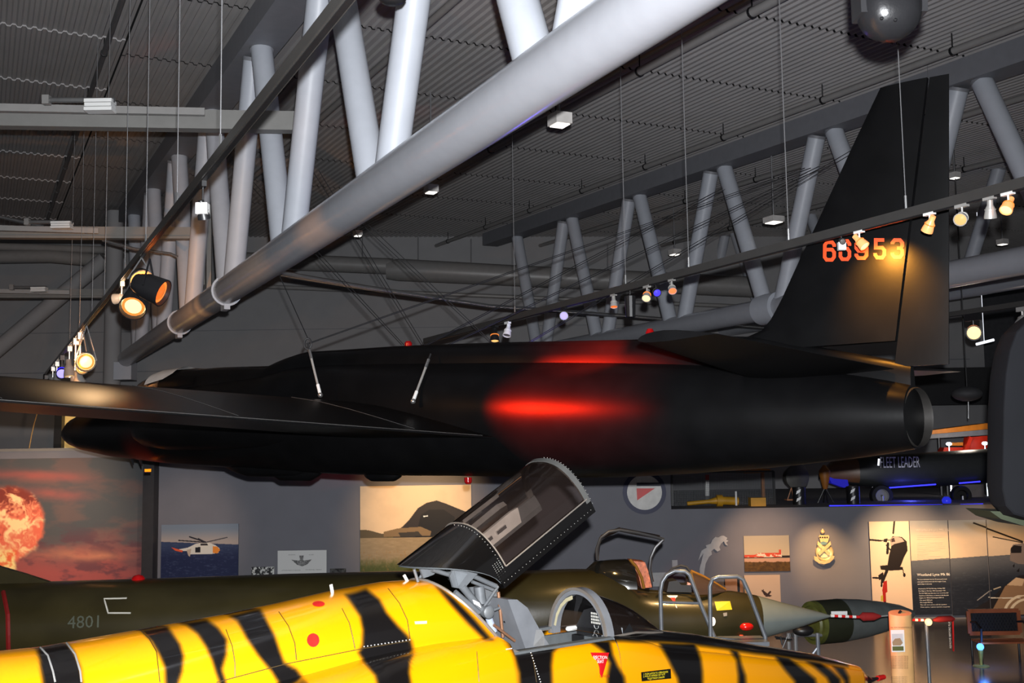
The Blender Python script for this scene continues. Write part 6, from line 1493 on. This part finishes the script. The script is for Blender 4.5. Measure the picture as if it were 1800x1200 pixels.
# orange wing and red aircraft farther back
YR = 30.5
ow = thing('orange_biplane_wing', 'orange wing with grey underside behind the exhaust pipe', 'wing', P(1690, 760, YR))
MB().prism([P(x, y, YR) for x, y in ((1630, 757), (1740, 743), (1740, 756), (1630, 766))], (0, .8, 0)).build('wing_top', mat('bright_orange', (220, 132, 36), .5), ow)
MB().prism([P(x, y, YR - .05) for x, y in ((1628, 764), (1740, 754), (1740, 764), (1628, 771))], (0, .8, 0)).build('wing_underside', mat('wing_grey', (120, 122, 130), .6), ow)
rp_ = thing('red_aircraft', 'bright red aircraft with folded struts behind the dark aircraft', 'airplane', P(1700, 800, YR)); RDM = mat('bright_red', (216, 46, 20), .4)
def rprism(pts, th=.4, m=RDM, nm='red_panel'): MB().prism([P(x, y, YR + .1) for x, y in pts], (0, th, 0)).build(nm, m, rp_)
rprism([(1705, 768), (1740, 765), (1740, 785), (1718, 793), (1700, 792)]); rprism([(1660, 786), (1694, 786), (1694, 808), (1686, 806), (1675, 792), (1668, 792), (1662, 806), (1654, 805)]); rprism([(1672, 778), (1693, 777), (1693, 783), (1672, 783)], .3, mat('bright_orange', (220, 132, 36)), 'orange_block')
MB().bar(P(1695, 795, YR), P(1706, 768, YR), .12, .1).build('strut', RDM, rp_)
for x in (1662, 1730): q = P(x, 790, YR + .3); MB().tube([(q.x, q.y, zg), q], .05, 8).build('support_post', BLACKM, rp_)
for x in (1650, 1735): q = P(x, 764, YR + .5); MB().tube([(q.x, q.y, zg), q], .05, 8).build('support_post', BLACKM, ow)
for x, y, lb in ((1668, 780, 'left'), (1731, 779, 'right')): tag(MB().ball(P(x, y, YR - .3), .06, 10, sq=(1.4, 1, .9)).tube([P(x, y, YR - .28), (P(x, y, YR - .28).x, YR - .28, zg)], .012, 6).build('glow_lamp', lens_mat('cool_white_lens', (230, 244, 255), 3), None, smooth=True), 'small glaring white lamp near the red aircraft, the %s one' % lb, 'lamp')
light('POINT', 'red_fill', P(1700, 770, YR - 1.2), 35, (1, .85, .7), size=.2)
tag(MB().tube([P(1716, 605, 33), P(1747, 597, 33)], .04, 8).tube([P(1730, 601, 33), (P(1730, 601, 33).x, 33, ceil_z(P(1730, 601, 33)))], .008, 5).build('tube_lamp', lens_mat('tube_white', (240, 244, 255), 1.5), None), 'thin white tube lamp high in the dark at far right', 'lamp')
hh = thing('hanging_grey_pod', 'dim grey rounded pod hanging in the dark beyond the exhaust pipe', 'pod', P(1700, 690, 24)); MB().ball(P(1700, 692, 24), .32, 18, sq=(1.0, 1, .5)).build('pod_shell', mat('dim_grey', (60, 60, 62), .7), hh, smooth=True); MB().tube([P(1702, 706, 24), P(1702, 735, 24)], .012, 6).build('hook_wire', STEEL, hh); MB().tube([P(1700, 690, 24), (P(1700, 690, 24).x, 24, ceil_z(P(1700, 690, 24)))], .012, 6).build('hanging_rod', CABLE, hh)
dkb = P(1690, 650, 34)
tag(MB().box((dkb.x + 1.5, 36, dkb.z - .4), (8, .4, 1.2)).build('dark_bulkhead', mat('very_dark', (30, 30, 32), .7)), 'very dark horizontal bulkhead in the far right background', 'bulkhead')

# repeats of one kind share a group
GROUPS = {'track_spotlight': 'spotlights on the lighting rails', 'stage_floodlight': 'floodlights on the left rail', 'roof_truss': 'tubular roof trusses', 'sprinkler_pipe': 'pipes under the ceiling',
          'boarding_ladder': 'boarding ladders', 'ceiling_beam': 'grey beams at the left', 'suspension_cable': 'dark suspension cables', 'chevron_bollard': 'striped bollards', 'service_pipe': 'service pipes on the back wall',
          'tie_rod': 'shiny tie rods', 'glow_lamp': 'small glaring lamps', 'blue_light_strip': 'blue light strips', 'lighting_rail': 'lighting rails', 'cable_tray': 'thin rails on the left beams', 'small_photo': 'small photos beside the badge sign', 'notice_card': 'pale wall cards'}
for o in bpy.data.objects:
    if o.parent is None and 'label' in o:
        g_ = GROUPS.get(o.name.split('.')[0])
        if g_ and 'group' not in o: o['group'] = g_
